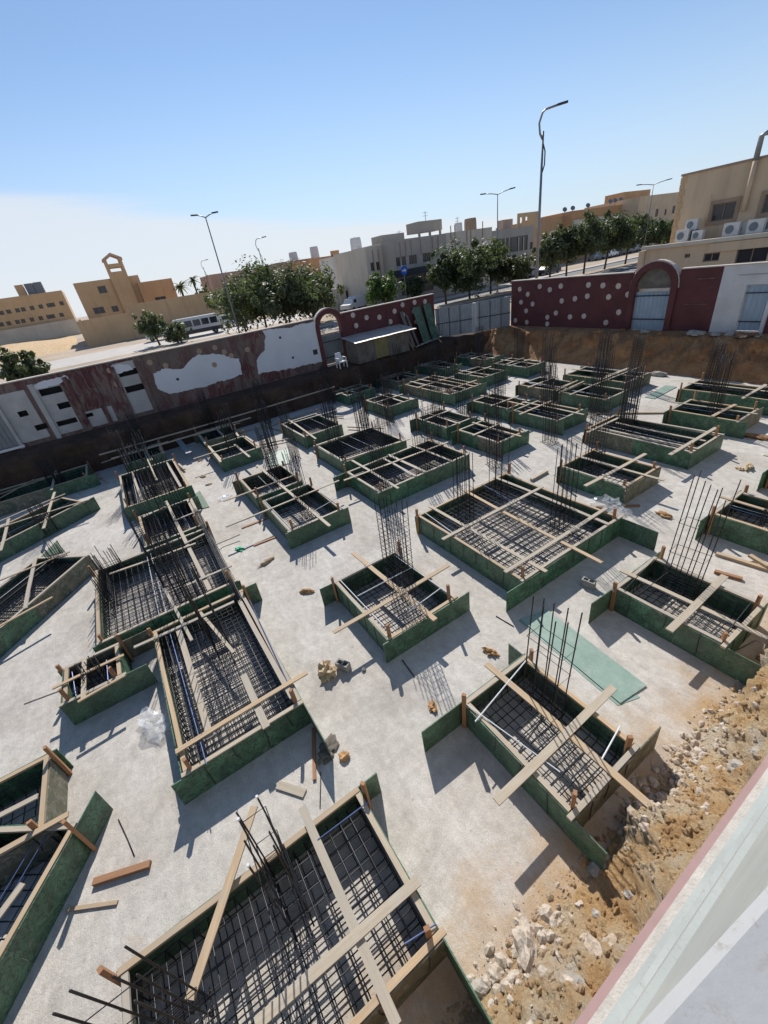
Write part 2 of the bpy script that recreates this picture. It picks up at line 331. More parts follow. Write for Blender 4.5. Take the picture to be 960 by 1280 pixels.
def box_vf(x0, x1, y0, y1, z0, z1):
    return [(x0, y0, z0), (x1, y0, z0), (x1, y1, z0), (x0, y1, z0), (x0, y0, z1), (x1, y0, z1), (x1, y1, z1), (x0, y1, z1)], CUBE_F
def box(name, x0, x1, y0, y1, z0, z1, mat, parent=None): 
    v, f = box_vf(x0, x1, y0, y1, z0, z1); return obj(name, v, f, mat, parent)
class MB:
    def __init__(s): s.v = []; s.f = []
    def add(s, vf):
        n = len(s.v); s.v += [tuple(x) for x in vf[0]]; s.f += [tuple(i + n for i in q) for q in vf[1]]; return s
    def box(s, *a): return s.add(box_vf(*a))
    def tube(s, pts, r, n=6): return s.add(tube_vf(pts, r, n))
    def build(s, name, mat, parent=None, smooth=False): return obj(name, s.v, s.f, mat, parent, smooth)
def tube_vf(pts, r, n=6, r1=None):
    pts = [Vector(p) for p in pts]; vs = []; fs = []; N = len(pts)
    ref = None
    for i, p in enumerate(pts):
        d = (pts[min(i + 1, N - 1)] - pts[max(i - 1, 0)]).normalized()
        if ref is None:
            ref = Vector((0, 0, 1)) if abs(d.z) < 0.9 else Vector((1, 0, 0))
        a = ref - d * ref.dot(d)
        if a.length < 1e-4: a = d.orthogonal()
        a.normalize(); b_ = d.cross(a); ref = a
        rr = r if r1 is None else r + (r1 - r) * i / max(1, N - 1)
        for k in range(n):
            th = 2 * math.pi * k / n; vs.append(p + a * (rr * math.cos(th)) + b_ * (rr * math.sin(th)))
    for i in range(N - 1):
        for k in range(n): fs.append((i * n + k, i * n + (k + 1) % n, (i + 1) * n + (k + 1) % n, (i + 1) * n + k))
    fs.append(tuple(range(n - 1, -1, -1))); fs.append(tuple((N - 1) * n + k for k in range(n)))
    return vs, fs
def plank_vf(p, q, wid, thk, roll=0.0, bow=0.0, seg=3):
    """a sawn board from p to q; thk is the size across its flat"""
    p = Vector(p); q = Vector(q); d = q - p; L = d.length; d.normalize()
    s = Vector((0, 0, 1)).cross(d)
    if s.length < 1e-3: s = Vector((1, 0, 0))
    s.normalize(); u = d.cross(s)
    c, sn = math.cos(roll), math.sin(roll); s, u = s * c + u * sn, u * c - s * sn
    vs = []; fs = []
    for i in range(seg + 1):
        f = i / seg; o = p + d * (L * f) + u * (bow * 4 * f * (1 - f)) + s * (bow * 0.6 * math.sin(f * 5))
        for a, b_ in ((-1, -1), (1, -1), (1, 1), (-1, 1)): vs.append(o + s * (a * wid / 2) + u * (b_ * thk / 2))
    for i in range(seg):
        for k in range(4): fs.append((i * 4 + k, i * 4 + (k + 1) % 4, i * 4 + 4 + (k + 1) % 4, i * 4 + 4 + k))
    fs.append((3, 2, 1, 0)); n = seg * 4; fs.append((n, n + 1, n + 2, n + 3))
    return vs, fs
def plank(name, p, q, wid, thk, mat, parent=None, roll=0.0, bow=None):
    """timber whose mesh runs along its own x axis so that the grain follows it"""
    p = Vector(p); q = Vector(q); d = q - p; L = d.length
    bow = rnd.uniform(-0.012, 0.012) * L / 2.5 if bow is None else bow
    vs, fs = plank_vf((0, 0, 0), (L, 0, 0), wid, thk, 0, bow)
    me = bpy.data.meshes.new(name); me.from_pydata([tuple(v) for v in vs], [], fs); me.update(); me.materials.append(MATS[mat])
    o = bpy.data.objects.new(name, me); col.objects.link(o)
    x = d.normalized(); s = Vector((0, 0, 1)).cross(x)
    if s.length < 1e-3: s = Vector((0, 1, 0))
    s.normalize(); u = x.cross(s)
    c, sn = math.cos(roll), math.sin(roll); s, u = s * c + u * sn, u * c - s * sn
    o.rotation_mode = 'QUATERNION'; o.rotation_quaternion = Matrix((x, s, u)).transposed().to_quaternion()
    if parent: o.parent = parent; o.location = p - abs_loc(parent)
    else: o.location = p
    return o
MESHC = {}
def shared_tube(key, pts, r, n, mat):
    k = (key, n, mat)
    if k not in MESHC:
        me = bpy.data.meshes.new('bar'); vs, fs = tube_vf(pts, r, n)
        me.from_pydata([tuple(v) for v in vs], [], fs); me.update(); me.materials.append(MATS[mat]); me.shade_smooth(); MESHC[k] = me
    return MESHC[k]

# ================================================================== the setting
PX0, PX1, PY0, PY1 = -27.45, -0.15, -17.0, 27.36       # crest of the excavation
BIG = 900.0
def ground_sheet():
    v = [(-BIG, -BIG, G), (BIG, -BIG, G), (BIG, BIG, G), (-BIG, BIG, G), (PX0, PY0, G), (PX1, PY0, G), (PX1, PY1, G), (PX0, PY1, G)]
    f = [(0, 1, 5, 4), (1, 2, 6, 5), (2, 3, 7, 6), (3, 0, 4, 7)]
    return kind(obj('ground', v, f, 'street_ground', loc=(0, 0, G)), 'structure')
ground_sheet()
kind(obj('concrete_slab', [(-26.2, -17, 0), (-0.3, -17, 0), (-0.3, 26, 0), (-26.2, 26, 0)], [(0, 1, 2, 3)], 'slab', loc=(-13, 4, 0)), 'structure')
def fbm(x, y, z, o=5): return noise.fractal(Vector((x, y, z)), 1.0, 2.0, o)
def bank(name, mat, path, n_along, prof, amp, seed, cells=14):
    """earth face: path(f)->(crest point, inward dir); prof(s)->(distance from crest, height)"""
    vs = []; fs = []
    for i in range(n_along + 1):
        c, d = path(i / n_along)
        for j in range(cells + 1):
            s = j / cells; dist, z = prof(s)
            env = math.sin(math.pi * min(1, s * 1.15 + 0.02)) * 0.9 + 0.1
            k = amp * env * fbm(c.x * 0.9 + seed, c.y * 0.9, z * 1.3 + s)
            k2 = amp * 0.45 * env * fbm(c.x * 3.1, c.y * 3.1 + seed, z * 3 + s * 4)
            k3 = 0.30 * amp * env * abs(fbm(c.x * 7.3 + dist * 7, c.y * 7.3 + seed, z * 7, 4))
            vs.append((c.x + d.x * (dist + k + k2 + k3), c.y + d.y * (dist + k + k2 + k3), z + 0.35 * k * (0.2 + env) + 0.7 * k3 - (0.004 if j == 0 else 0)))
    for i in range(n_along):
        for j in range(cells):
            a = i * (cells + 1) + j; fs.append((a, a + cells + 1, a + cells + 2, a + 1))
    return kind(obj(name, vs, fs, mat, smooth=True), 'structure')
def lerp(a, b, f): return a + (b - a) * f
def ledge_l(s): return (1.45 * s / 0.35, lerp(G, 1.62, s / 0.35)) if s < 0.35 else (lerp(1.45, 1.75, (s - 0.35) / 0.65), lerp(1.62, -0.12, (s - 0.35) / 0.65))
def ledge_f(s): return (0.9 * s / 0.3, lerp(G, 1.7, s / 0.3)) if s < 0.3 else (lerp(0.9, 2.25, (s - 0.3) / 0.7), lerp(1.7, -0.12, ((s - 0.3) / 0.7) ** 0.85))
bank('earth_bank_left', 'earth_shaded', lambda f: (Vector((-27.45, lerp(-17, 27.36, f), 0)), Vector((1, 0, 0))), 260, ledge_l, 0.24, 3.1, 18)
bank('earth_bank_far', 'earth', lambda f: (Vector((lerp(-27.45, -0.15, f), 27.36, 0)), Vector((0, -1, 0))), 190, ledge_f, 0.42, 9.4, 20)
bank('earth_bank_right', 'sand', lambda f: (Vector((-0.13, lerp(-3, 27.3, f), 0)), Vector((-1, 0, 0))), 520,
     lambda s: (0.90 * s ** 1.15, lerp(1.45, -0.10, s ** 0.62)), 0.40, 5.7, 34)

# roads and pavements beyond the walls
def flat(name, pts, mat, z):
    return kind(obj(name, [(x, y, z) for x, y in pts], [tuple(range(len(pts)))], mat), 'structure')
flat('main_road', [(-37.5, -300), (-37.5, 400), (-50.5, 400), (-50.5, -300)], 'asphalt', G + 0.004)
flat('side_road', [(-37.5, 29.4), (60, 29.4), (60, 34.0), (-37.5, 34.0)], 'asphalt', G + 0.004)
flat('service_road', [(-68, -300), (-68, 400), (-82, 400), (-82, -300)], 'pavement', G + 0.004)
for x0, x1, nm in ((-45.2, -43.0, 'median'), (-52.6, -50.5, 'pavement_strip'), (-37.5, -35.4, 'pavement_strip')):
    o = box(nm, x0, x1, 34.2 if x1 > -40 else -300, 400, G - 0.05, G + 0.13, 'street_ground' if nm == 'median' else 'pavement'); kind(o, 'structure')
o = flat('lane_marking', [(-40.3, 36), (-40.3, 200), (-40.45, 200), (-40.45, 36)], 'road_paint', G + 0.008)
# sandy mound on the empty lot behind the left wall
def mound():
    vs = []; fs = []; n = 26
    for i in range(n + 1):
        for j in range(n + 1):
            x = lerp(-175, -98, i / n); y = lerp(-45, -4.5, j / n)
            e = max(0.0, math.sin(math.pi * i / n) * math.sin(math.pi * j / n))
            vs.append((x, y, G - 0.05 + e ** 0.7 * (1.2 + 0.9 * fbm(x * 0.05, y * 0.05, 1))))
    for i in range(n):
        for j in range(n): a = i * (n + 1) + j; fs.append((a, a + n + 1, a + n + 2, a + 1))
    kind(obj('sand_lot', vs, fs, 'sand', smooth=True), 'structure')
mound()

# ------------------------------------------------------------------ wall with openings
def wall_vf(o, u, n, W, Hh, T, holes):
    """o: lower corner, u: along, n: outward normal; holes (a0,a1,b0,b1); returns a closed shell with reveals"""
    o = Vector(o); u = Vector(u); n = Vector(n); zz = Vector((0, 0, 1))
    A = sorted({0.0, W, *[max(0, h[0]) for h in holes], *[min(W, h[1]) for h in holes]})
    B = sorted({0.0, Hh, *[max(0, h[2]) for h in holes], *[min(Hh, h[3]) for h in holes]})
    def solid(i, j):
        if i < 0 or j < 0 or i >= len(A) - 1 or j >= len(B) - 1: return False
        a = (A[i] + A[i + 1]) / 2; b = (B[j] + B[j + 1]) / 2
        return not any(h[0] < a < h[1] and h[2] < b < h[3] for h in holes)
    vs = []; fs = []
    P = lambda a, b, c: o + u * a + zz * b + n * c
    def quad(*p): k = len(vs); vs.extend(p); fs.append((k, k + 1, k + 2, k + 3))
    for i in range(len(A) - 1):
        for j in range(len(B) - 1):
            if not solid(i, j): continue
            a0, a1, b0, b1 = A[i], A[i + 1], B[j], B[j + 1]
            quad(P(a0, b0, 0), P(a1, b0, 0), P(a1, b1, 0), P(a0, b1, 0)); quad(P(a0, b0, -T), P(a0, b1, -T), P(a1, b1, -T), P(a1, b0, -T))
            if not solid(i - 1, j): quad(P(a0, b0, 0), P(a0, b1, 0), P(a0, b1, -T), P(a0, b0, -T))
            if not solid(i + 1, j): quad(P(a1, b0, 0), P(a1, b0, -T), P(a1, b1, -T), P(a1, b1, 0))
            if not solid(i, j - 1): quad(P(a0, b0, 0), P(a0, b0, -T), P(a1, b0, -T), P(a1, b0, 0))
            if not solid(i, j + 1): quad(P(a0, b1, 0), P(a1, b1, 0), P(a1, b1, -T), P(a0, b1, -T))
    return vs, fs
def arch_vf(c, u, n, ri, ro, z0, zs, T, seg=14):
    """arched doorway: two piers and a half ring, c centre on the ground line"""
    c = Vector(c); u = Vector(u); n = Vector(n); zz = Vector((0, 0, 1)); vs = []; fs = []
    prof = [(-ri, z0, -ro, z0)] + [(-ri * math.cos(math.pi * k / seg), zs + ri * math.sin(math.pi * k / seg), -ro * math.cos(math.pi * k / seg), zs + ro * math.sin(math.pi * k / seg)) for k in range(seg + 1)] + [(ri, z0, ro, z0)]
    for a, b, A, B in prof:
        for (x, z) in ((a, b), (A, B)):
            for d in (0, -T): vs.append(Vector((c.x, c.y, 0)) + u * x + zz * z + n * d)
    for i in range(len(prof) - 1):
        k = i * 4; q = k + 4
        fs += [(k, k + 2, q + 2, q), (k + 1, q + 1, q + 3, k + 3), (k, q, q + 1, k + 1), (k + 2, k + 3, q + 3, q + 2)]
    return vs, fs
def poly_slab(name, pts3, n, T, mat, parent):
    """irregular patch: outline points on a plane, given thickness along n"""
    n = Vector(n); N = len(pts3)
    vs = [Vector(p) + n * T for p in pts3] + [Vector(p) for p in pts3]
    fs = [tuple(range(N))] + [(i, i + N, (i + 1) % N + N, (i + 1) % N) for i in range(N)]
    return obj(name, vs, fs, mat, parent)
def ragged(pts, amp, r, sub=4):
    out_ = []
    for i in range(len(pts)):
        a = Vector(pts[i]); b = Vector(pts[(i + 1) % len(pts)])
        sub = max(4, int((b - a).length / 0.09))
        for k in range(sub):
            q = a.lerp(b, k / sub); e = amp * 1.6
            out_.append(q + Vector((0, e * noise.fractal(q * 2.3, 1, 2, 4) + r.uniform(-0.4, 0.4) * amp, e * noise.fractal(q * 2.3 + Vector((9, 4, 2)), 1, 2, 4) + r.uniform(-0.4, 0.4) * amp)))
    return out_
def disc_vf(c, n, r, T, seg=12):
    c = Vector(c); n = Vector(n); a = n.orthogonal().normalized(); b = n.cross(a)
    vs = [c + (a * math.cos(2 * math.pi * k / seg) + b * math.sin(2 * math.pi * k / seg)) * r for k in range(seg)]
    vs += [v + n * T for v in vs]
    return vs, [tuple(range(seg - 1, -1, -1)), tuple(range(seg, 2 * seg))] + [(k, (k + 1) % seg, seg + (k + 1) % seg, seg + k) for k in range(seg)]
def corrugated(name, o, u, n, W, z0, z1, mat, parent, pitch=0.16, depth=0.03):
    o = Vector(o); u = Vector(u); n = Vector(n); N = max(2, int(W / pitch)); vs = []; fs = []
    prof = []
    for i in range(N):
        a = W * i / N; p = W / N
        prof += [(a, 0), (a + p * 0.3, 0), (a + p * 0.42, depth), (a + p * 0.85, depth)]
    prof.append((W, 0))
    for a, d in prof:
        for z in (z0, z1):
            q = o + u * a + n * d; vs.append((q.x, q.y, z))
    for a, d in prof:
        for z in (z0, z1):
            q = o + u * a + n * (d - 0.012); vs.append((q.x, q.y, z))
    M = len(prof) * 2
    for i in range(len(prof) - 1):
        k = 2 * i; fs += [(k, k + 2, k + 3, k + 1), (M + k, M + k + 1, M + k + 3, M + k + 2), (k + 1, k + 3, M + k + 3, M + k + 1)]
    return obj(name, vs, fs, mat, parent)

XW = -27.5; YW = 27.4; ZT = 4.88      # near faces and top of the perimeter walls
EX, EY = Vector((1, 0, 0)), Vector((0, 1, 0))
# ---- left wall: grey, block and peeling red stretch up to the arched doorway
lw = thing('boundary_wall', (XW - 0.15, 4, G), 'long peeling boundary wall with white plaster patches and dark slots, shading the dug edge', 'wall')
YA = 13.15; RI, RO = 0.80, 1.10; Y0L = -14.0
q = lambda x, y: onx(x, 440 + 0, XW)
def lslot(tl, br):
    a = onx(tl[0] * 0.2292, 440 + tl[1] * 0.2292, XW); b_ = onx(br[0] * 0.2292, 440 + br[1] * 0.2292, XW)
    return (a.y - Y0L, b_.y - Y0L, b_.z - (G - 0.1), a.z - (G - 0.1))
slots = [lslot(*s) for s in (((163, 212), (188, 240)), ((207, 208), (346, 216)), ((308, 283), (390, 299)), ((92, 328), (160, 345)), ((185, 402), (267, 414)),
                             ((305, 382), (426, 380)), ((447, 343), (512, 348)), ((640, 108), (756, 116)), ((678, 192), (792, 201)))]
slots = [s for s in slots if s[1] - s[0] > 0.12 and s[3] - s[2] > 0.1]
v, f = wall_vf((XW, Y0L, G - 0.1), EY, EX, YA - RO - Y0L, ZT - G + 0.1, 0.28, slots)
obj('wall_panel', v, f, 'red_peeled', lw)
# black plates closing the slots; the unlit depth is put into their colour
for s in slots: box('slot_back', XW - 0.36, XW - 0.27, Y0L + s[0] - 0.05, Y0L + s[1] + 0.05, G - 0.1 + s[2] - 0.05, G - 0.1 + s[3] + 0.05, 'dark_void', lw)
box('cap', XW - 0.32, XW + 0.05, Y0L, YA - RO, ZT, ZT + 0.05, 'cap', lw)
def lpatch(pts, mat, T, amp=0.05, k=None):
    P3 = [onx(x, y, XW) for x, y in pts]
    return poly_slab('plaster_patch', ragged(P3, amp, rnd), EX, T, mat, lw)
lpatch([(191.7, 467), (203, 461.7), (230, 460), (238, 450), (246.7, 443), (273, 443), (298, 448), (303, 468), (267, 480), (213, 493), (197, 485)], 'white_plaster', 0.02)
lpatch([(328, 413), (345, 411), (360, 410), (380, 404), (395, 402), (403, 452), (353, 463), (323, 467), (321, 450), (330, 437), (332, 422)], 'white_plaster', 0.02)
def lrect(name, tl, br, mat, T, y_=None):
    a = onx(tl[0] * 0.2292, 440 + tl[1] * 0.2292, XW); b_ = onx(br[0] * 0.2292, 440 + br[1] * 0.2292, XW)
    return a, b_
# grey plaster panels left around the slots (thin coats cut by the same openings)
def coat(y0, y1, z0, z1, mat, T, name='plaster_patch'):
    hs = [(s[0] + Y0L - y0, s[1] + Y0L - y0, s[2] + G - 0.1 - z0, s[3] + G - 0.1 - z0) for s in slots]
    hs = [h for h in hs if h[1] > 0 and h[0] < y1 - y0]
    v, f = wall_vf((XW + T, y0, z0), EY, EX, y1 - y0, z1 - z0, T - 0.002, hs)
    return obj(name, v, f, mat, lw)
yq = lambda x, y: onx(x * 0.2292, 440 + y * 0.2292, XW).y
coat(Y0L + 0.1, yq(195, 290) - 0.12, 2.0, 4.45, 'grey_plaster', 0.015)
coat(yq(195, 290) + 0.12, yq(395, 230) - 0.3, 1.95, 4.60, 'grey_plaster', 0.015)
coat(yq(440, 330), yq(600, 280), 1.9, 2.75, 'grey_plaster', 0.014)
coat(yq(655, 190) + 0.1, yq(790, 170) - 0.12, 2.0, 4.75, 'grey_plaster', 0.015)
lpatch([(37, 484), (48, 479), (80, 469), (86, 470), (84, 476), (60, 484), (45, 487)], 'white_plaster', 0.022)
lpatch([(139, 457), (147, 455), (160, 456), (167, 461), (160, 464), (145, 467)], 'white_plaster', 0.022)
for px_, py_ in ((225, 290), (412, 260), (535, 240), (655, 190), (790, 170)):
    y = yq(px_, py_); box('pilaster', XW + 0.0, XW + 0.085, y - 0.11, y + 0.11, G - 0.05, ZT - 0.25, 'red_peeled' if px_ > 300 else 'grey_plaster', lw)
for (px_, py_) in ((280, 440), (268.5, 434.5), (289, 444.5), (309, 437), (268, 456), (187, 453), (137, 463), (146, 480), (207, 457), (249, 439)):
    c = onx(px_, py_, XW); v, f = disc_vf(c, EX, 0.15, 0.03); obj('medallion', v, f, 'b_brown_wall', lw)
for (px_, py_) in ((222, 474), (394, 440), (366, 447), (350, 422)):
    c = onx(px_, py_, XW); k = 0.16 if px_ == 394 else 0.07
    box('socket_hole', XW + 0.022, XW + 0.027, c.y - k, c.y + k, c.z - k, c.z + k, 'metal_dark', lw)
ld = thing('metal_door', (XW + 0.05, -6.0, G), 'dark grey sheet door with a white sill at the end of the slotted wall', 'door')
corrugated('door_sheet', (XW + 0.02, -7.0, 0), EY, EX, 1.5, G + 0.2, 4.1, 'sheet_dark', ld, 0.2)
box('sill', XW + 0.01, XW + 0.2, -6.6, -5.3, G + 0.05, G + 0.16, 'plastic_white', ld)
box('jamb', XW + 0.0, XW + 0.12, -5.5, -5.35, G - 0.05, 4.2, 'grey_plaster', ld)
# ---- arched doorway in the left wall
ar = thing('arched_gateway', (XW - 0.15, YA, G), 'dark red arched gateway with open top, in the peeling wall beside the shack', 'gateway')
v, f = arch_vf((XW + 0.06, YA, 0), EY, EX, RI, RO, G - 0.1, 4.25, 0.45); obj('arch', v, f, 'red_wall', ar)
v, f = arch_vf((XW - 0.05, YA, 0), EY, EX, RO - 0.001, RO + 0.05, 4.20, 4.25, 0.26); obj('arch_cap', v, f, 'cap', ar)
gt = thing('metal_gate', (XW - 0.12, YA, G), 'dull grey corrugated metal gate filling the lower half of the open arch', 'gate')
corrugated('gate_sheet', (XW - 0.2, YA - RI + 0.02, 0), EY, EX, 2 * RI - 0.04, G + 0.1, 3.75, 'sheet_dark', gt)
box('sill', XW - 0.05, XW + 0.12, YA - RI, YA + RI, G - 0.02, G + 0.1, 'cap', gt)
for z in (2.3, 3.3): box('gate_rail', XW - 0.165, XW - 0.14, YA - RI + 0.02, YA + RI - 0.02, z, z + 0.06, 'metal_dark', gt)
# ---- red stretch with pale discs, to the corner gate
rw1 = thing('boundary_wall', (XW - 0.15, 18, G), 'dark red boundary wall with pale round discs behind the shack', 'wall')
YE = 22.1
box('wall_panel', XW - 0.28, XW, YA + RO, YE, G - 0.1, ZT, 'red_wall', rw1)
box('cap', XW - 0.32, XW + 0.05, YA + RO, YE + 0.02, ZT, ZT + 0.05, 'cap', rw1)
for (px_, py_) in ((441, 394), (458, 397), (474, 396.5), (493, 389), (503, 381), (518, 378), (531, 377), (504, 394), (517, 389), (520, 402), (445, 407), (488, 402)):
    c = onx(px_, py_, XW); v, f = disc_vf(c, EX, 0.17, 0.035); obj('medallion', v, f, 'medallion', rw1)
for y in (14.9, 17.8): box('downpipe', XW + 0.0, XW + 0.07, y - 0.04, y + 0.04, G - 0.1, 4.5, 'red_peeled', rw1)
# ---- corner gate of grey metal sheets
p0 = Vector((XW - 0.05, YE + 0.1, 0)); p1 = Vector((-24.75, YW - 0.05, 0)); gd = (p1 - p0); GL = gd.length; gd.normalize(); gn = Vector((gd.y, -gd.x, 0))
cg = thing('site_gate', (p0 + p1) / 2 + Vector((0, 0, G)), 'grey corrugated metal double gate between the two red walls at the corner', 'gate')
half = GL * 0.49
corrugated('gate_leaf', p0, gd, gn, half, G - 0.05, 3.85, 'sheet_metal', cg, 0.2)
corrugated('gate_leaf', p0 + gd * (half + 0.35), gd, gn, GL - half - 0.35, G - 0.05, 3.9, 'sheet_metal', cg, 0.2)
pp = p0 + gd * (half + 0.17); box('gate_post', pp.x - 0.12, pp.x + 0.12, pp.y - 0.12, pp.y + 0.12, G - 0.1, 3.85, 'white_wall', cg)
for k in (0.0, 0.3, 0.6):
    for s in (0, half + 0.35):
        a = p0 + gd * (s + k * half + 0.2) + gn * 0.06; plank('gate_stile', (a.x, a.y, G), (a.x, a.y, 3.85), 0.05, 0.04, 'metal_grey', cg, bow=0)
for s, e in ((0, half), (half + 0.35, GL)):
    a = p0 + gd * s + gn * 0.05; b_ = p0 + gd * e + gn * 0.05
    plank('gate_rail', (a.x, a.y, 2.75), (b_.x, b_.y, 2.75), 0.05, 0.06, 'metal_dark', cg, bow=0)
# ---- right wall: dotted red stretch, arch, red panel, white stretch with doors
NY = Vector((0, -1, 0))
XA = -14.22; RI2, RO2 = 1.0, 1.32
rw2 = thing('boundary_wall', (-20, YW + 0.15, G), 'dark red boundary wall dotted with pale discs above the brown earth bank', 'wall')
box('wall_panel', -24.7, XA - RO2, YW, YW + 0.28, G - 0.1, ZT, 'red_wall', rw2)
box('cap', -24.7, XA - RO2, YW - 0.05, YW + 0.32, ZT, ZT + 0.05, 'cap', rw2)
for (x, y) in ((43, 617), (87, 645), (152, 602), (207, 620), (50, 688), (113, 698), (78, 735), (20, 787), (82, 797), (267, 600), (272, 681), (344, 669), (194, 770), (240, 747), (317, 768), (393, 764), (418, 594), (412, 655), (497, 597), (528, 659), (581, 600), (634, 646), (583, 743), (513, 799), (193, 806)):
    c = ony(640 + x * 0.2292, 220 + y * 0.2292, YW); v, f = disc_vf(c, NY, 0.165, 0.035); obj('medallion', v, f, 'medallion', rw2)
ar2 = thing('arched_gateway', (XA, YW + 0.15, G), 'dark red arched gateway closed by a blue sheet gate, above the earth bank', 'gateway')
v, f = arch_vf((XA, YW - 0.12, 0), EX, NY, RI2, RO2, G - 0.1, 4.05, 0.5); obj('arch', v, f, 'red_wall', ar2)
v, f = arch_vf((XA, YW - 0.02, 0), EX, NY, RO2 - 0.001, RO2 + 0.06, 4.0, 4.05, 0.3); obj('arch_cap', v, f, 'cap', ar2)
v, f = arch_vf((XA, YW + 0.15, 0), EX, NY, 0.02, RI2 + 0.02, 4.0, 4.06, 0.06); obj('lunette', v, f, 'shed_board', ar2)
g2 = thing('metal_gate', (XA, YW + 0.1, G), 'blue-grey corrugated sheet gate under the closed red arch', 'gate')
corrugated('gate_sheet', (XA - RI2 + 0.03, YW + 0.1, 0), EX, NY, 2 * RI2 - 0.06, G, 3.85, 'gate_blue', g2, 0.22)
for z in (2.35, 3.6): box('gate_rail', XA - RI2 + 0.03, XA + RI2 - 0.03, YW + 0.03, YW + 0.065, z, z + 0.06, 'metal_dark', g2)
box('gate_top_board', XA - 0.55, XA + 0.9, YW + 0.0, YW + 0.05, 3.86, 4.0, 'cap', g2)
rw3 = thing('boundary_wall', (-12, YW + 0.15, G), 'plain dark red wall panel between the blue-gated arch and the white wall', 'wall')
box('wall_panel', XA + RO2, -10.9, YW + 0.003, YW + 0.28, G - 0.1, ZT, 'red_wall', rw3)
box('cap', XA + RO2, -10.9, YW - 0.05, YW + 0.32, ZT, ZT + 0.05, 'cap', rw3)
for a in ((-12.0, -11.2, 4.35, 4.4), (-12.4, -11.3, 3.15, 3.18)): box('moulding', a[0], a[1], YW - 0.03, YW, a[2], a[3], 'red_peeled', rw3)
rw4 = thing('boundary_wall', (-7, YW + 0.15, G), 'off-white boundary wall with grey sheet doors at the end of the red wall', 'wall')
doors = [(-9.75, -8.75), (-6.4, -5.4)]
v, f = wall_vf((-10.9, YW, G - 0.1), EX, NY, 12, ZT - G + 0.1, 0.28, [(a + 10.9, b_ + 10.9, 0.0, 2.3) for a, b_ in doors]); obj('wall_panel', v, f, 'white_wall', rw4)
box('cap', -10.9, 1.1, YW - 0.05, YW + 0.32, ZT, ZT + 0.05, 'cap', rw4)
box('pilaster', -8.55, -8.25, YW - 0.04, YW + 0.002, G - 0.1, 4.0, 'red_wall', rw4)
box('moulding', -10.2, -8.6, YW - 0.02, YW, 4.42, 4.47, 'grey_plaster', rw4)
for a, b_ in doors:
    lab = 'grey sheet metal door in the white wall beside the red pilaster' if a < -8 else 'grey sheet metal door in the white wall beyond the red pilaster'
    d_ = thing('metal_door', ((a + b_) / 2, YW + 0.1, G), lab, 'door')
    corrugated('door_sheet', (a + 0.02, YW + 0.12, 0), EX, NY, b_ - a - 0.04, G + 0.1, G + 2.18, 'gate_blue', d_, 0.2)
    box('sill', a, b_, YW - 0.08, YW + 0.1, G - 0.05, G + 0.08, 'plastic_white', d_)
    for z in (2.3, 3.6): box('door_rail', a + 0.03, b_ - 0.03, YW + 0.05, YW + 0.08, z, z + 0.05, 'metal_dark', d_)

# ---- the white building the picture is taken from: parapet wall along the slab's right edge
nb = thing('white_building', (0.2, 10, G), 'white parapet and pink base trim of the building along the sandy slab edge', 'building')
box('base_trim', -0.175, 0.20, -3.00, 40, 0.0, 1.86, 'pink_trim', nb)
box('mortar_bed', -0.115, 0.22, -3.01, 40.01, 0.01, 1.89, 'cream_mortar', nb)
box('step_course', -0.045, 0.24, -3.02, 40.02, 0.02, 2.5, 'facade_white', nb)
box('step_course', -0.006, 0.26, -3.03, 40.03, 0.03, 3.5, 'facade_white', nb)
box('step_course', 0.022, 0.28, -3.04, 40.04, 0.04, 4.4, 'facade_white', nb)
box('wall_panel', 0.05, 0.40, -3.05, 40.05, 0.05, 6.5, 'facade_white', nb)
hc = 0.78
c0 = gz(800, 1280, HC - hc); c1 = gz(960, 1107, HC - hc); cdv = (c1 - c0).normalized(); cn = Vector((cdv.y, -cdv.x, 0))
a = c0 - cdv * 1.2; b_ = c0 + cdv * 3.2
mbc = []
cvs = []; cfs = []
prof = [(0.0, -0.04), (0.0, -0.012), (0.012, 0.0), (0.55, 0.02), (0.55, -0.04)]
for e in (a, b_):
    for d, z in prof: cvs.append((e.x + cn.x * d, e.y + cn.y * d, HC - hc + z))
for i in range(5): cfs.append((i, (i + 1) % 5, 5 + (i + 1) % 5, 5 + i))
cfs += [(4, 3, 2, 1, 0), (5, 6, 7, 8, 9)]
obj('coping', cvs, cfs, 'coping_white', nb)
box('roof_terrace', 0.403, 14, -3, 40, G - 0.2, 5.5, 'pavement', nb)

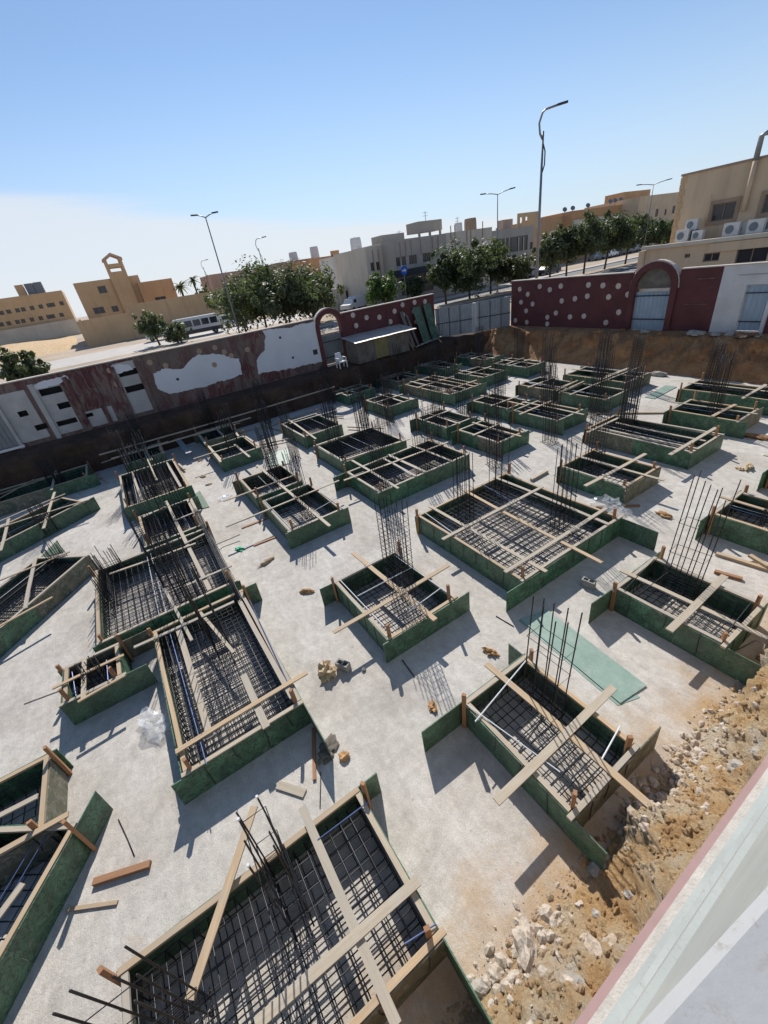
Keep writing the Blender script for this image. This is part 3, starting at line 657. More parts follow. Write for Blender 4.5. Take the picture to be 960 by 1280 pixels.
# ================================================================== footing boxes, rebar mats, column starters
BH = 0.60; BT = 0.018
def rot2(p, c, a):
    x, y = p[0] - c[0], p[1] - c[1]; return (c[0] + x * math.cos(a) - y * math.sin(a), c[1] + x * math.sin(a) + y * math.cos(a))
class Foot:
    def __init__(s, key, x0, x1, y0, y1, desc, ext=None, batt=None, bars=False, top=False, cols=None, rotz=0.0, rods=(), dens=0.17, look='', stakes=True):
        s.key = key; s.x0, s.x1, s.y0, s.y1 = x0, x1, y0, y1; s.desc = desc; s.ext = ext; s.batt = batt; s.bars = bars; s.top = top
        s.cols = cols; s.a = rotz; s.c = ((x0 + x1) / 2, (y0 + y1) / 2); s.rods = rods; s.dens = dens; s.look = look; s.stakes = stakes
    def P(s, x, y, z): 
        if s.a: x, y = rot2((x, y), s.c, s.a)
        return Vector((x, y, z))
def board_run(ft, par, axis, c, lo, hi, off, tilt):
    """plywood strip on edge along axis at coordinate c; split into sheets of 2.44 m"""
    L = hi - lo; n = max(1, math.ceil(L / 2.5)); e = lo
    for k in range(n):
        a = lo + L * k / n + (0.003 if k else 0); b_ = lo + L * (k + 1) / n - (0.003 if k < n - 1 else 0)
        h = BH + rnd.uniform(-0.012, 0.012); t0, t1 = off, off + BT
        dz0 = rnd.uniform(-0.006, 0.006)
        vs = []; fs = []; sg = 5; bw = rnd.uniform(-0.014, 0.014); wv = rnd.uniform(0, 6)
        for q in range(sg + 1):
            u_ = lerp(a, b_, q / sg); bow = bw * 4 * (q / sg) * (1 - q / sg); hz_ = h + dz0 * q / sg + 0.004 * math.sin(wv + q * 1.9)
            for (w_, z) in ((t0, 0.001), (t1, 0.001), (t1, hz_), (t0, hz_)):
                cc = c + w_ + (tilt + bow) * (z / h)
                vs.append(ft.P(u_, cc, z) if axis == 'x' else ft.P(cc, u_, z))
        for q in range(sg):
            for e4 in range(4): fs.append((q * 4 + e4, q * 4 + (e4 + 1) % 4, q * 4 + 4 + (e4 + 1) % 4, q * 4 + 4 + e4))
        fs += [(3, 2, 1, 0), (sg * 4, sg * 4 + 1, sg * 4 + 2, sg * 4 + 3)]
        o0 = ft.P(*((((a + b_) / 2), c + off) if axis == 'x' else (c + off, (a + b_) / 2)), 0)
        obj('board', vs, fs, 'plywood_old' if rnd.random() < 0.16 else 'plywood', par, loc=o0)
def formwork(ft):
    r = rnd; x0, x1, y0, y1 = ft.x0, ft.x1, ft.y0, ft.y1
    par = thing('footing_formwork', (*ft.c, 0), 'green footing box ' + ft.desc, 'formwork', 'green plywood footing boxes on the slab')
    e = ft.ext or [r.uniform(0.0, 0.45) if i in (0, 3, 5, 6) else r.uniform(0.0, 0.04) for i in range(8)]
    # e: x0 board -y,+y ; x1 board -y,+y ; y0 board -x,+x ; y1 board -x,+x
    tl = lambda: r.uniform(-0.015, 0.015)
    board_run(ft, par, 'y', x0, y0 - e[0], y1 + e[1], -BT if e[0] + e[1] else -BT, tl())
    board_run(ft, par, 'y', x1, y0 - e[2], y1 + e[3], 0, tl())
    o0 = -BT
    board_run(ft, par, 'x', y0, x0 - BT - e[4] if e[4] > 0.12 and e[0] < 0.06 else x0 + 0.002, x1 + BT + e[5] if e[5] > 0.12 and e[2] < 0.06 else x1 - 0.002, o0, tl())
    board_run(ft, par, 'x', y1, (x0 + 0.002) if e[6] <= 0.12 or e[1] > 0.05 else x0 - BT - e[6], (x1 - 0.002) if e[7] <= 0.12 or e[3] > 0.05 else x1 + BT + e[7], 0, tl())
    # timber rails nailed along the rim, on the inside of the boards
    rw_, rh = 0.075, 0.045; z = BH - 0.012
    mt = lambda: r.choice(('timber_grey', 'timber_grey', 'timber'))
    def rail(ax, c, lo, hi):
        j = r.uniform(-0.008, 0.008); zz = z + r.uniform(0, 0.012); ma = mt()
        p = ft.P(lo, c + j, zz) if ax == 'x' else ft.P(c + j, lo, zz); q_ = ft.P(hi, c - j, zz) if ax == 'x' else ft.P(c - j, hi, zz)
        plank('rail', p, q_, rw_, rh, ma, par)
    k = rw_ / 2 + 0.004
    rail('y', x0 + k, y0 - r.uniform(-0.02, 0.1), y1 + r.uniform(-0.02, 0.1)); rail('y', x1 - k, y0 - r.uniform(-0.02, 0.08), y1 + r.uniform(-0.02, 0.1))
    rail('x', y0 + k, x0 + rw_ + 0.02, x1 - rw_ - 0.02); rail('x', y1 - k, x0 + rw_ + 0.02, x1 - rw_ - 0.02)
    # corner stakes outside the boards
    if ft.stakes:
        for (px_, py_) in ((x0 + 0.07, y0 - 0.056), (x1 - 0.115, y0 + 0.115), (x1 - 0.115, y1 - 0.115), (x0 + 0.12, y1 + 0.056)):
            hgt = r.uniform(0.78, 1.0)
            p = ft.P(px_, py_, 0.0); q_ = ft.P(px_ + r.uniform(-0.02, 0.02), py_ + r.uniform(-0.02, 0.02), hgt)
            plank('stake', p, q_, 0.05, 0.07, 'timber_brown', par, roll=r.uniform(-0.2, 0.2))
    # wire ties hanging down the outer faces
    if ft.bars:
        for ax, c, lo, hi in (('x', y0 - BT - 0.006, x0, x1), ('y', x1 + BT + 0.006, y0, y1)):
            u_ = lo + r.uniform(0.2, 0.4)
            while u_ < hi - 0.1:
                a_, b2 = u_, u_ + r.uniform(-0.05, 0.05); zb = r.uniform(0.02, 0.3)
                pts = [(a_, c, BH + 0.02), (a_, c - 0.0, 0.4), (b2, c, zb)] if ax == 'x' else [(c, a_, BH + 0.02), (c, a_, 0.4), (c, b2, zb)]
                v, f = tube_vf([ft.P(*p_) for p_ in pts], 0.007, 4); obj('tie_wire', v, f, 'wire_tie', par)
                u_ += r.uniform(0.35, 0.75)
    # battens laid across the top
    if ft.batt is None:
        ft.batt = []
        Wx, Wy = x1 - x0, y1 - y0
        for _ in range(1 if Wy < 2.6 else 2):
            cy = lerp(y0, y1, r.uniform(0.3, 0.7)); ft.batt.append(('w', (x0 - r.uniform(0.05, 0.45), cy + r.uniform(-0.08, 0.08)), (x1 + r.uniform(0.05, 0.45), cy + r.uniform(-0.08, 0.08)), 0.1))
        for _ in range(1 if Wx < 2.6 else 2):
            cx = lerp(x0, x1, r.uniform(0.25, 0.75)); ft.batt.append(('w', (cx + r.uniform(-0.08, 0.08), y0 - r.uniform(0.05, 0.4)), (cx + r.uniform(-0.08, 0.08), y1 + r.uniform(0.05, 0.4)), 0.1))
    lv = 0
    for bt in ft.batt:
        dx = None
        if bt[0] == 'w': A = ft.P(*bt[1], 0); B = ft.P(*bt[2], 0)
        else: A = gz(*bt[1], 0.65); B = gz(*bt[2], 0.65)
        along_x = abs((B - A).x) > abs((B - A).y); zz = BH + 0.03 + (0.0 if along_x else 0.034) + lv * 0.0015; lv += 1
        A.z = zz; B.z = zz + r.uniform(-0.004, 0.01)
        plank('batten', A, B, bt[3] if len(bt) > 3 else 0.1, 0.028, bt[4] if len(bt) > 4 else r.choice(('timber', 'timber_grey', 'timber_grey')), par)
    for rd in ft.rods:
        A = gz(*rd[0], 0.645); B = gz(*rd[1], 0.645); v, f = tube_vf([A, B], 0.012 if len(rd) < 3 else 0.009, 6); obj('tie_rod', v, f, rd[2] if len(rd) > 2 else 'rod_bright', par)
    # a few generic tie bars
    for _ in range(2):
        if ft.rods: break
        cy = lerp(y0, y1, r.uniform(0.2, 0.8)); v, f = tube_vf([ft.P(x0 + 0.03, cy, 0.53), ft.P(x1 - 0.03, cy + r.uniform(-0.1, 0.1), 0.53)], 0.008, 5); obj('tie_rod', v, f, r.choice(('rod_bright', 'rebar', 'rod_blue')), par)
    return par
def mat_cage(ft):
    """tied reinforcement: bars bent up at both ends, two directions, two layers where the photo shows them"""
    r = rnd; mg = 0.10; x0, x1, y0, y1 = ft.x0 + mg, ft.x1 - mg, ft.y0 + mg, ft.y1 - mg
    par = thing('rebar_mat', (*ft.c, 0.03), 'rebar mat in the box ' + ft.desc, 'rebar', 'rebar mats inside the footing boxes')
    rad = 0.0085 if ft.bars else 0.0105; n = 5 if ft.bars else 4
    def run(ax, z, up, nm):
        lo, hi = (x0, x1) if ax == 'x' else (y0, y1); c0, c1 = (y0, y1) if ax == 'x' else (x0, x1)
        N = max(3, int((c1 - c0) / ft.dens)); mb = MB()
        L = hi - lo
        pts = [(0, 0, up), (0, 0, 0.03 if up > 0 else -0.03), (0.03, 0, 0), (L - 0.03, 0, 0), (L, 0, 0.03 if up > 0 else -0.03), (L, 0, up)]
        if ax == 'y': pts = [(p[1], p[0], p[2]) for p in pts]
        me = shared_tube((ft.key, ax, nm), pts, rad, n, 'rebar') if ft.bars else None
        for i in range(N + 1):
            c = lerp(c0, c1, i / N) + r.uniform(-0.012, 0.012)
            base = (lo, c) if ax == 'x' else (c, lo)
            if ft.bars:
                o = link('bar', me, (ft.P(*base, z)), par)
                o.rotation_euler = (0, 0, ft.a + r.uniform(-0.006, 0.006))
            else:
                mb.tube([ft.P(base[0] + p[0], base[1] + p[1], z + p[2]) for p in pts], rad, n)
        if not ft.bars: kind(mb.build(nm, 'rebar', par), 'stuff')
    run('x', 0.07, 0.36, 'bottom_mat'); run('y', 0.088, 0.36, 'bottom_cross_mat')
    if ft.top: run('x', 0.47, -0.3, 'top_mat'); run('y', 0.452, -0.3, 'top_cross_mat')
    else:
        x_, y_ = x0, y0
        ring = MB()
        for z in (0.28, 0.42): ring.tube([ft.P(x0, y0, z), ft.P(x1, y0, z), ft.P(x1, y1, z), ft.P(x0, y1, z), ft.P(x0, y0, z + 0.001)], rad, n)
        ring.build('edge_bars', 'rebar', par)
    return par
def column(cx, cy, wx, wy, desc, h=2.75, caps=False, nx=3, ny=4, lean=None, dense=False, near=False, rz=0.0, z0=0.10):
    r = rnd; lean = lean or (r.uniform(-0.025, 0.025), r.uniform(-0.025, 0.025))
    par = thing('column_rebar', (cx, cy, z0), ('column bars in the box ' if z0 > 0.05 else 'column bars rising beside the box ') + desc, 'rebar', 'column starter bars rising from the footings')
    pl = []
    for i in range(nx):
        for j in range(ny):
            if i in (0, nx - 1) or j in (0, ny - 1): pl.append((-wx / 2 + wx * i / (nx - 1), -wy / 2 + wy * j / (ny - 1)))
    rad = 0.0105 if near else (0.0092 if math.hypot(cx, cy) < 15 else 0.012); n = 5 if near else 4
    at = lambda x, y, z: Vector((cx + x * math.cos(rz) - y * math.sin(rz) + lean[0] * (z - z0), cy + x * math.sin(rz) + y * math.cos(rz) + lean[1] * (z - z0), z))
    for (x, y) in pl:
        hh = h + r.uniform(-0.22, 0.12); jx, jy = r.uniform(-0.022, 0.022), r.uniform(-0.022, 0.022)
        sx = 0.12 * (1 if x > 0 else -1)
        pts = [at(x + sx, y, z0 - 0.005), at(x, y, z0 + 0.02), at(x, y, z0 + 0.6), at(x + jx * 0.4, y + jy * 0.4, (z0 + hh) * 0.6), at(x + jx, y + jy, hh)]
        v, f = tube_vf(pts, rad, n); bo = obj('bar', v, f, 'rebar_dark', par, smooth=True)
        if caps and r.random() < 0.7: v, f = tube_vf([pts[-1], pts[-1] + Vector((0, 0, 0.03))], 0.016, 6); obj('end_cap', v, f, 'plastic_white', bo)
    zs = [z0 + 0.06 + 0.075 * k for k in range(9)] + ([] if h < 1.7 else [0.95 + 0.13 * k for k in range(12)] if dense else [r.uniform(1.2, 1.5), r.uniform(1.7, 2.0)])
    e = 0.016
    for z in zs:
        tz = r.uniform(-0.03, 0.03)
        pts = [at(-wx / 2 - e, -wy / 2 - e, z - tz), at(wx / 2 + e, -wy / 2 - e, z), at(wx / 2 + e, wy / 2 + e, z + tz), at(-wx / 2 - e, wy / 2 + e, z), at(-wx / 2 - e, -wy / 2 - e, z - tz + 0.012)]
        v, f = tube_vf(pts, 0.006, 4); obj('stirrup', v, f, 'rebar', par)
    return par

T_, Gy, Br = 'timber', 'timber_grey', 'timber_brown'
FT = [
 # --- the row beside the sandy edge of the slab
 Foot('A', -3.5, -1.3, 2.85, 4.40, 'whose long batten reaches out to the orange rubble', [0.9, 0.05, 0.0, 0.55, 0, 0.45, 0.35, 0],
      [('p', (608, 829), (848, 1036), 0.11, T_), ('p', (620, 1003), (767, 860), 0.125, Gy)], True, False, [(-2.76, 4.02, 0.62, 0.28)], dens=0.145,
      rods=[((594, 902), (659, 824)), ((580, 878), (700, 965), 'rod_bright'), ((749, 955), (775, 908))]),
 Foot('F', -3.5, -1.38, 7.25, 8.83, 'beside the long loose planks and the bent wire', [0.75, 0.3, 0, 0.1, 0, 0.5, 0.1, 0],
      [('p', (776, 712), (960, 797), 0.10, Gy), ('p', (836, 789), (906, 721), 0.13, Gy)], True, False, [(-2.74, 8.45, 0.62, 0.28)], dens=0.145,
      rods=[((780, 738), (818, 699), 'rebar'), ((800, 742), (835, 715), 'rebar'), ((905, 795), (940, 752), 'rebar')]),
 Foot('K', -3.5, -1.4, 11.5, 13.1, 'with one tall brown corner stake', [0.5, 0.1, 0, 0.1, 0, 0.3, 0.1, 0],
      [('w', (-3.7, 12.45), (-1.0, 12.5), 0.1)], False, False, [(-2.5, 12.3, 0.3, 0.5)]),
 Foot('L', -3.5, -1.4, 14.95, 16.6, 'half hidden behind the tall brown stake', [0.4, 0.1, 0, 0.1, 0, 0.3, 0.1, 0], None, False, False, [(-2.5, 15.8, 0.3, 0.5)]),
 Foot('E', -3.44, -1.43, -2.65, 0.65, 'big, with a plank leaning across its open rebar grid', [0.05, 0.35, 0, 0.0, 0, 0.0, 0, 0.75],
      [('p', (377, 1008), (496, 1282), 0.115, Gy), ('p', (320, 1282), (523, 1101), 0.12, Gy)], True, True, [(-3.05, -0.72, 0.7, 0.25), (-2.55, -2.2, 0.34, 0.6)], dens=0.165,
      rods=[((397, 1050), (461, 1002), 'rod_blue'), ((506, 1180), (545, 1155), 'rod_blue')]),
 # --- the row of the small centre box
 Foot('B', -8.0, -5.5, 2.60, 4.50, 'with white tie rods, beside the hollow block', [0.42, 0.22, 0.14, 0.36, 0, 0, 0, 0],
      [('p', (441, 690), (544, 774), 0.12, T_), ('p', (417, 791), (561, 707), 0.10, T_)], True, False, [(-7.05, 3.95, 0.85, 0.3)], dens=0.15,
      rods=[((425, 725), (480, 783)), ((493, 694), (568, 747)), ((425, 725), (476, 699)), ((447, 745), (517, 708)), ((510, 765), (551, 735))]),
 Foot('C', -9.0, -4.9, 6.0, 9.85, 'largest of all, under three long battens', [0.06, 0.25, 0.55, 0, 0.62, 0, 0, 0.95],
      [('p', (537, 632), (683, 714), 0.10, Gy), ('p', (578, 611), (752, 703), 0.10, T_), ('p', (618, 596), (762, 655), 0.10, Gy), ('p', (553, 675), (678, 609), 0.10, Gy), ('p', (631, 716), (758, 636), 0.10, Gy)],
      True, True, [(-8.1, 7.1, 0.3, 0.5), (-6.1, 9.0, 0.3, 0.6), (-8.45, 8.9, 0.5, 0.3)], dens=0.17, rods=[((530, 640), (566, 666)), ((520, 647), (525, 640), 'rod_bright'), ((602, 605), (650, 632), 'rod_blue')]),
 Foot('G', -8.0, -5.7, 11.40, 13.20, 'just beyond the clear plastic bag', [0.1, 0.1, 0, 0.1, 0, 0, 0, 0],
      [('p', (731, 608), (807, 568), 0.11, Gy), ('p', (720, 569), (830, 600), 0.10, Gy)], False, False, [(-7.3, 12.2, 0.3, 0.6)]),
 Foot('H', -9.35, -5.5, 14.80, 16.70, 'long and narrow, with three battens along its length', [0.1, 0.1, 0.05, 0.3, 0.3, 0, 0, 0.1],
      [('p', (837, 569), (895, 535), 0.12, Gy), ('p', (734, 541), (773, 523), 0.10, Gy), ('p', (744, 533), (873, 561), 0.09, Gy), ('p', (770, 528), (882, 551), 0.09, Gy), ('p', (776, 521), (905, 543), 0.09, Gy)],
      False, True, [(-8.3, 15.7, 0.3, 0.6), (-8.6, 16.4, 0.5, 0.3)]),
 Foot('I', -8.0, -5.6, 18.30, 19.95, 'with one wide batten, beside the long loose timber', None, [('p', (890, 521), (919, 506), 0.12, T_), ('p', (840, 502), (947, 517), 0.08, Gy)], False, False, [(-6.8, 19.3, 0.3, 0.5)]),
 Foot('J', -9.0, -5.3, 21.10, 22.80, 'at the bank foot below the white wall', None, None, False, False, [(-8.2, 22.0, 0.3, 0.5, True), (-6.0, 22.2, 0.3, 0.5, True)]),
 # --- the row of paired boxes
 Foot('FF1', -16.55, -14.3, 2.55, 4.42, 'behind the one with scrap boards beside it', [0.3, 0.1, 0, 0, 0, 0, 0.1, 0],
      [('p', (280, 627), (372, 593), 0.07, T_)], False, False, [(-15.9, 3.9, 0.7, 0.3)]),
 Foot('FF2', -13.85, -11.1, 2.63, 4.52, 'with dark scrap boards sticking out beside it', [0.1, 0.1, 0.15, 0.2, 0.2, 0, 0.1, 0],
      [('p', (321, 581), (412, 657), 0.10, Gy), ('p', (282, 659), (424, 601), 0.07, Gy)], False, False, [(-12.6, 3.75, 0.7, 0.3)], rods=[((330, 625), (365, 662)), ((400, 615), (428, 635)), ((390, 640), (422, 622))]),
 Foot('Q', -13.55, -11.1, 6.0, 10.1, 'in two cells, butted against the dense-gridded box', [0.6, 0.05, 0.1, 0.05, 0, 0, 0, 0.1],
      [('p', (440, 575), (498, 610), 0.10, Gy), ('p', (430, 601), (560, 553), 0.09, Gy), ('p', (480, 573), (520, 595), 0.09, Gy), ('w', (-13.6, 8.0), (-11.1, 8.02), 0.12), ('w', (-13.7, 9.2), (-11.0, 9.25), 0.09)],
      False, True, [(-12.1, 6.6, 0.6, 0.3), (-12.5, 9.5, 0.3, 0.6), (-11.8, 8.4, 0.5, 0.3)], rods=[((488, 577), (514, 594)), ((437, 596), (455, 589))]),
 Foot('R', -17.25, -14.4, 6.4, 9.4, 'square, filled by a dense top rebar grid', [0.1, 0.1, 0.1, 0.1, 0, 0.0, 0, 0.1],
      [('p', (392, 558), (470, 533), 0.09, Gy), ('p', (425, 577), (512, 549), 0.09, Gy)], False, True, [(-16.5, 8.6, 0.3, 0.5), (-15.1, 8.9, 0.3, 0.5), (-16.2, 6.9, 0.3, 0.5)], dens=0.15),
 Foot('O', -13.4, -11.0, 11.62, 13.10, 'square, with clear slab before it at mid site', None, None, False, False, [(-12.1, 12.4, 0.3, 0.6), (-10.6, 11.0, 0.4, 0.4)]),
 Foot('P', -16.3, -14.0, 11.5, 13.15, 'whose brown corner stake faces the dense-gridded box', None, None, False, False, [(-15.5, 12.2, 0.6, 0.3)]),
 Foot('M', -15.95, -13.5, 14.9, 16.4, 'touching its neighbour corner to corner at mid site', None, None, False, False, [(-14.7, 15.6, 0.3, 0.5), (-15.6, 13.9, 0.4, 0.4)]),
 Foot('N', -13.2, -10.72, 14.88, 16.58, 'with two battens, next to the long narrow one', None, None, False, False, [(-11.9, 15.7, 0.3, 0.6), (-10.4, 14.0, 0.4, 0.4)]),
 Foot('AA', -15.85, -13.6, 18.3, 20.0, 'two rows in from the dotted wall bank', None, None, False, False, [(-14.6, 19.2, 0.3, 0.5)]),
 Foot('BB', -13.15, -10.7, 18.2, 20.0, 'with paired light battens, near the far pale sheet', None, [('p', (700, 490), (730, 477), 0.07, T_), ('p', (695, 489), (722, 476), 0.07, T_), ('p', (712, 494), (798, 460), 0.08, Gy)], False, False, [(-11.2, 18.7, 0.3, 0.6), (-10.9, 17.6, 0.3, 0.5)]),
 Foot('CC', -14.95, -11.4, 21.0, 22.95, 'long, in the last row under the dotted wall', None, None, False, False, [(-13.6, 22.3, 0.5, 0.3, True), (-11.9, 22.4, 0.3, 0.5, True)]),
 Foot('X', -20.7, -17.9, 21.35, 23.0, 'in the last row below the dotted wall end', None, None, False, False, [(-19.2, 22.2, 0.3, 0.5, True), (-17.0, 22.0, 0.5, 0.3, True)]),
 Foot('W', -25.0, -22.0, 21.9, 23.3, 'tucked into the far corner below the site gate', None, None, False, False, [(-23.2, 22.6, 0.3, 0.5, True)]),
 Foot('Y', -21.1, -18.7, 18.5, 20.3, 'behind the corner box below the site gate', None, None, False, False, [(-19.9, 19.3, 0.3, 0.5)]),
 Foot('Z', -25.7, -23.0, 18.8, 20.2, 'close under the leaning green sheets', None, None, False, False, [(-24.4, 19.5, 0.3, 0.5, True)]),
 Foot('V', -22.2, -17.8, 15.0, 17.4, 'long, with several parallel battens, in front of the shack', None, [('w', (-22.4, 15.6), (-17.6, 15.65), 0.09), ('w', (-22.3, 16.2), (-17.9, 16.25), 0.09), ('w', (-22.2, 16.8), (-17.7, 16.8), 0.09), ('w', (-20.6, 14.8), (-20.5, 17.7), 0.1), ('w', (-18.6, 14.8), (-18.5, 17.7), 0.1)], False, True, [(-18.4, 15.6, 0.3, 0.6), (-21.0, 16.5, 0.6, 0.3)]),
 Foot('U', -25.2, -23.2, 15.2, 17.0, 'closest to the shack door', None, None, False, False, [(-24.2, 16.1, 0.3, 0.5, True)]),
 Foot('S', -21.5, -19.1, 11.65, 13.3, 'out in the sun before the plastic chair', None, None, False, False, [(-20.3, 12.5, 0.5, 0.3), (-19.5, 10.3, 0.5, 0.3), (-18.3, 11.2, 0.4, 0.3)]),
 Foot('T', -25.4, -23.5, 11.5, 13.5, 'in the shade directly below the plastic chair', None, None, False, False, [(-25.0, 11.0, 0.4, 0.4, True), (-24.2, 14.2, 0.4, 0.3)]),
 # --- the rows towards the peeling wall
 Foot('GG', -22.0, -18.9, 6.5, 8.6, 'with one slanting batten over tight mesh', [0.1, 0.05, 0.05, 0.05, 0, 0.2, 0, 0.1], [('p', (360, 524), (395, 548), 0.09, Gy), ('p', (362, 530), (424, 512), 0.08, Gy)], False, True, [(-19.6, 8.4, 0.4, 0.4), (-18.2, 5.6, 0.5, 0.3)], dens=0.14),
 Foot('DD', -22.05, -19.5, 2.5, 4.35, 'sunlit, before the slanting grey board', [0.05, 0.1, 0.05, 0.1, 0.3, 0, 0.1, 0.1], [('p', (242, 574), (296, 557), 0.07, Gy), ('p', (293, 555), (312, 571), 0.10, Gy), ('p', (260, 557), (276, 577), 0.10, Gy), ('p', (306, 545), (324, 557), 0.10, Gy)], False, False, [(-20.6, 5.3, 0.4, 0.4), (-20.4, 3.4, 0.3, 0.5)]),
 Foot('EE', -25.3, -23.05, 2.55, 4.4, 'in the wall shade beside the slanting grey board', None, [('p', (241, 545), (300, 529), 0.07, Gy), ('p', (246, 540), (258, 556), 0.10, Gy), ('p', (271, 536), (281, 546), 0.10, Gy), ('p', (287, 530), (298, 545), 0.10, Gy)], False, False, [(-25.0, 6.6, 0.4, 0.3, True), (-25.1, 3.4, 0.4, 0.3, True)]),
 Foot('HH', -21.9, -17.7, -1.7, 0.75, 'long, with dense mesh, one in from the dark trench', [0.1, 0.1, 0.05, 0.1, 0, 0.0, 0, 0.1], [('p', (176, 553), (196, 600), 0.10, Gy), ('p', (165, 590), (177, 625), 0.09, Gy), ('p', (208, 578), (226, 608), 0.10, Gy)], False, True, [(-20.2, -0.3, 0.5, 0.3), (-18.6, -0.6, 0.4, 0.4), (-21.3, -1.1, 0.4, 0.3)], dens=0.15),
 Foot('HH2', -25.5, -23.4, -1.35, 0.5, 'in the dark trench below the red pilasters', None, [('p', (155, 564), (160, 580), 0.1, Gy), ('p', (177, 553), (190, 575), 0.1, Gy), ('p', (197, 550), (204, 566), 0.1, Gy), ('p', (127, 579), (210, 552), 0.06, Gy)], False, False, [(-25.2, -0.2, 0.4, 0.3, True), (-24.3, -0.6, 0.4, 0.3)]),
 Foot('II', -16.42, -13.80, -1.32, 0.48, 'small, between two big gridded boxes and a green offcut', [0.0, 0.35, 0, 0.0, 0, 0.0, 0, 0], [('p', (207, 626), (262, 737), 0.11, Gy), ('p', (179, 647), (207, 634), 0.06, Gy), ('p', (219, 651), (252, 638), 0.06, Gy), ('p', (232, 680), (256, 668), 0.07, Gy)], False, True, [(-15.0, -0.3, 0.3, 0.5), (-16.0, 0.1, 0.4, 0.3)], dens=0.15),
 Foot('JJ', -13.55, -9.85, -2.80, 0.55, 'big, with tangled upright bars along two rims', [0.05, 0.05, 0.1, 0.1, 0, 0.0, 0, 0], [('p', (238, 623), (300, 748), 0.10, Gy), ('p', (137, 718), (245, 680), 0.07, Gy), ('p', (205, 735), (240, 800), 0.07, Gy), ('p', (228, 735), (290, 708), 0.07, Gy)], True, True, [(-11.9, -0.9, 0.4, 0.6), (-13.2, -2.3, 0.4, 0.5), (-10.4, -0.6, 0.3, 0.6), (-12.4, -2.55, 0.9, 0.2)], dens=0.16),
 Foot('D', -9.4, -5.3, -1.6, 0.57, 'long, beside the crumpled clear plastic sheet', [0.05, 0.4, 0.2, 0.0, 0, 0.0, 0, 0.9],
      [('p', (222, 784), (263, 921), 0.12, Gy), ('p', (304, 843), (333, 909), 0.13, Gy), ('p', (299, 750), (365, 872), 0.10, Gy), ('p', (220, 941), (384, 841), 0.09, T_), ('p', (168, 810), (293, 753), 0.08, Gy), ('p', (250, 765), (292, 815), 0.07, Gy)],
      True, True, [(-8.3, -0.35, 0.8, 0.3)], dens=0.14, rods=[((212, 790), (258, 955), 'rod_blue'), ((312, 750), (372, 880), 'rod_blue'), ((205, 788), (250, 952), 'rebar')]),
 Foot('KK', -9.6, -8.4, -3.45, -2.35, 'smallest of all, with brown struts nailed at one corner', [0.15, 0.6, 0.05, 0.5, 0.2, 0, 0, 0], [('p', (66, 861), (155, 819), 0.07, T_), ('p', (105, 822), (104, 872), 0.09, Gy), ('p', (98, 878), (157, 845), 0.06, T_)], False, False, [(-8.9, -2.9, 0.3, 0.3)], rods=[((90, 840), (95, 870), 'rod_blue'), ((133, 825), (135, 850), 'rod_blue')]),
 Foot('MM1', -25.45, -23.4, -6.9, -3.0, 'long, in the wall shade below the slotted wall', None, [('p', (70, 586), (64, 612), 0.10, Gy), ('p', (0, 618), (95, 585), 0.06, T_), ('p', (0, 622), (42, 599), 0.06, T_)], False, False, [(-24.9, -4.6, 0.4, 0.3, True), (-24.2, -4.2, 0.4, 0.3, True)]),
 Foot('NN', -7.35, -5.85, -5.7, -3.6, 'with a bright green end board', [0.05, 0.1, 0.0, 0.1, 0, 0.0, 0, 0], [('p', (0, 1066), (86, 1018), 0.09, T_), ('p', (-20, 1030), (48, 996), 0.09, Gy)], True, False, [(-6.9, -4.9, 0.3, 0.4)]),
]
# boxes that stand askew to the grid
def skew(key, corner, along, wid, length, desc, **kw):
    """corner: far right corner at the rim, along: unit direction of the near side"""
    ang = math.atan2(along[1], along[0]); d = Vector((math.cos(ang), math.sin(ang), 0)); s = Vector((math.sin(ang), -math.cos(ang), 0))
    ctr = Vector((corner[0], corner[1], 0)) + d * (length / 2) + s * (wid / 2)
    return Foot(key, ctr.x - length / 2, ctr.x + length / 2, ctr.y - wid / 2, ctr.y + wid / 2, desc, rotz=ang, **kw)
FT.append(skew('LL', (-14.82, -2.99), (0.765, -0.644), 1.9, 4.4, 'askew, with a plank across its fine mesh', batt=[('p', (31, 760), (44, 697), 0.10, Gy), ('p', (0, 783), (66, 747), 0.07, T_), ('p', (0, 726), (88, 690), 0.07, T_)], top=True, cols=[(-15.6, -3.9, 0.4, 0.3)], dens=0.13, stakes=False))
FT.append(skew('MM2', (-19.98, -3.13), (0.50, -0.866), 1.7, 4.6, 'slightly askew, under thin parallel battens', batt=[('p', (54, 660), (68, 615), 0.10, Gy), ('p', (0, 688), (11, 648), 0.10, Gy), ('p', (0, 660), (112, 625), 0.06, Gy), ('p', (0, 652), (82, 618), 0.06, Gy)], cols=[(-19.2, -4.5, 0.4, 0.3)], stakes=False))
c_ = gz(96.5, 1029, 0.6); e_ = gz(0, 1200, 0.6); dd = (e_ - c_).normalized()
FT.append(skew('OO', (c_.x, c_.y), (dd.x, dd.y), 1.6, 3.2, 'askew, behind one long bare green board', batt=[('p', (-40, 1200), (30, 1105), 0.1, Gy)], cols=[], stakes=True))
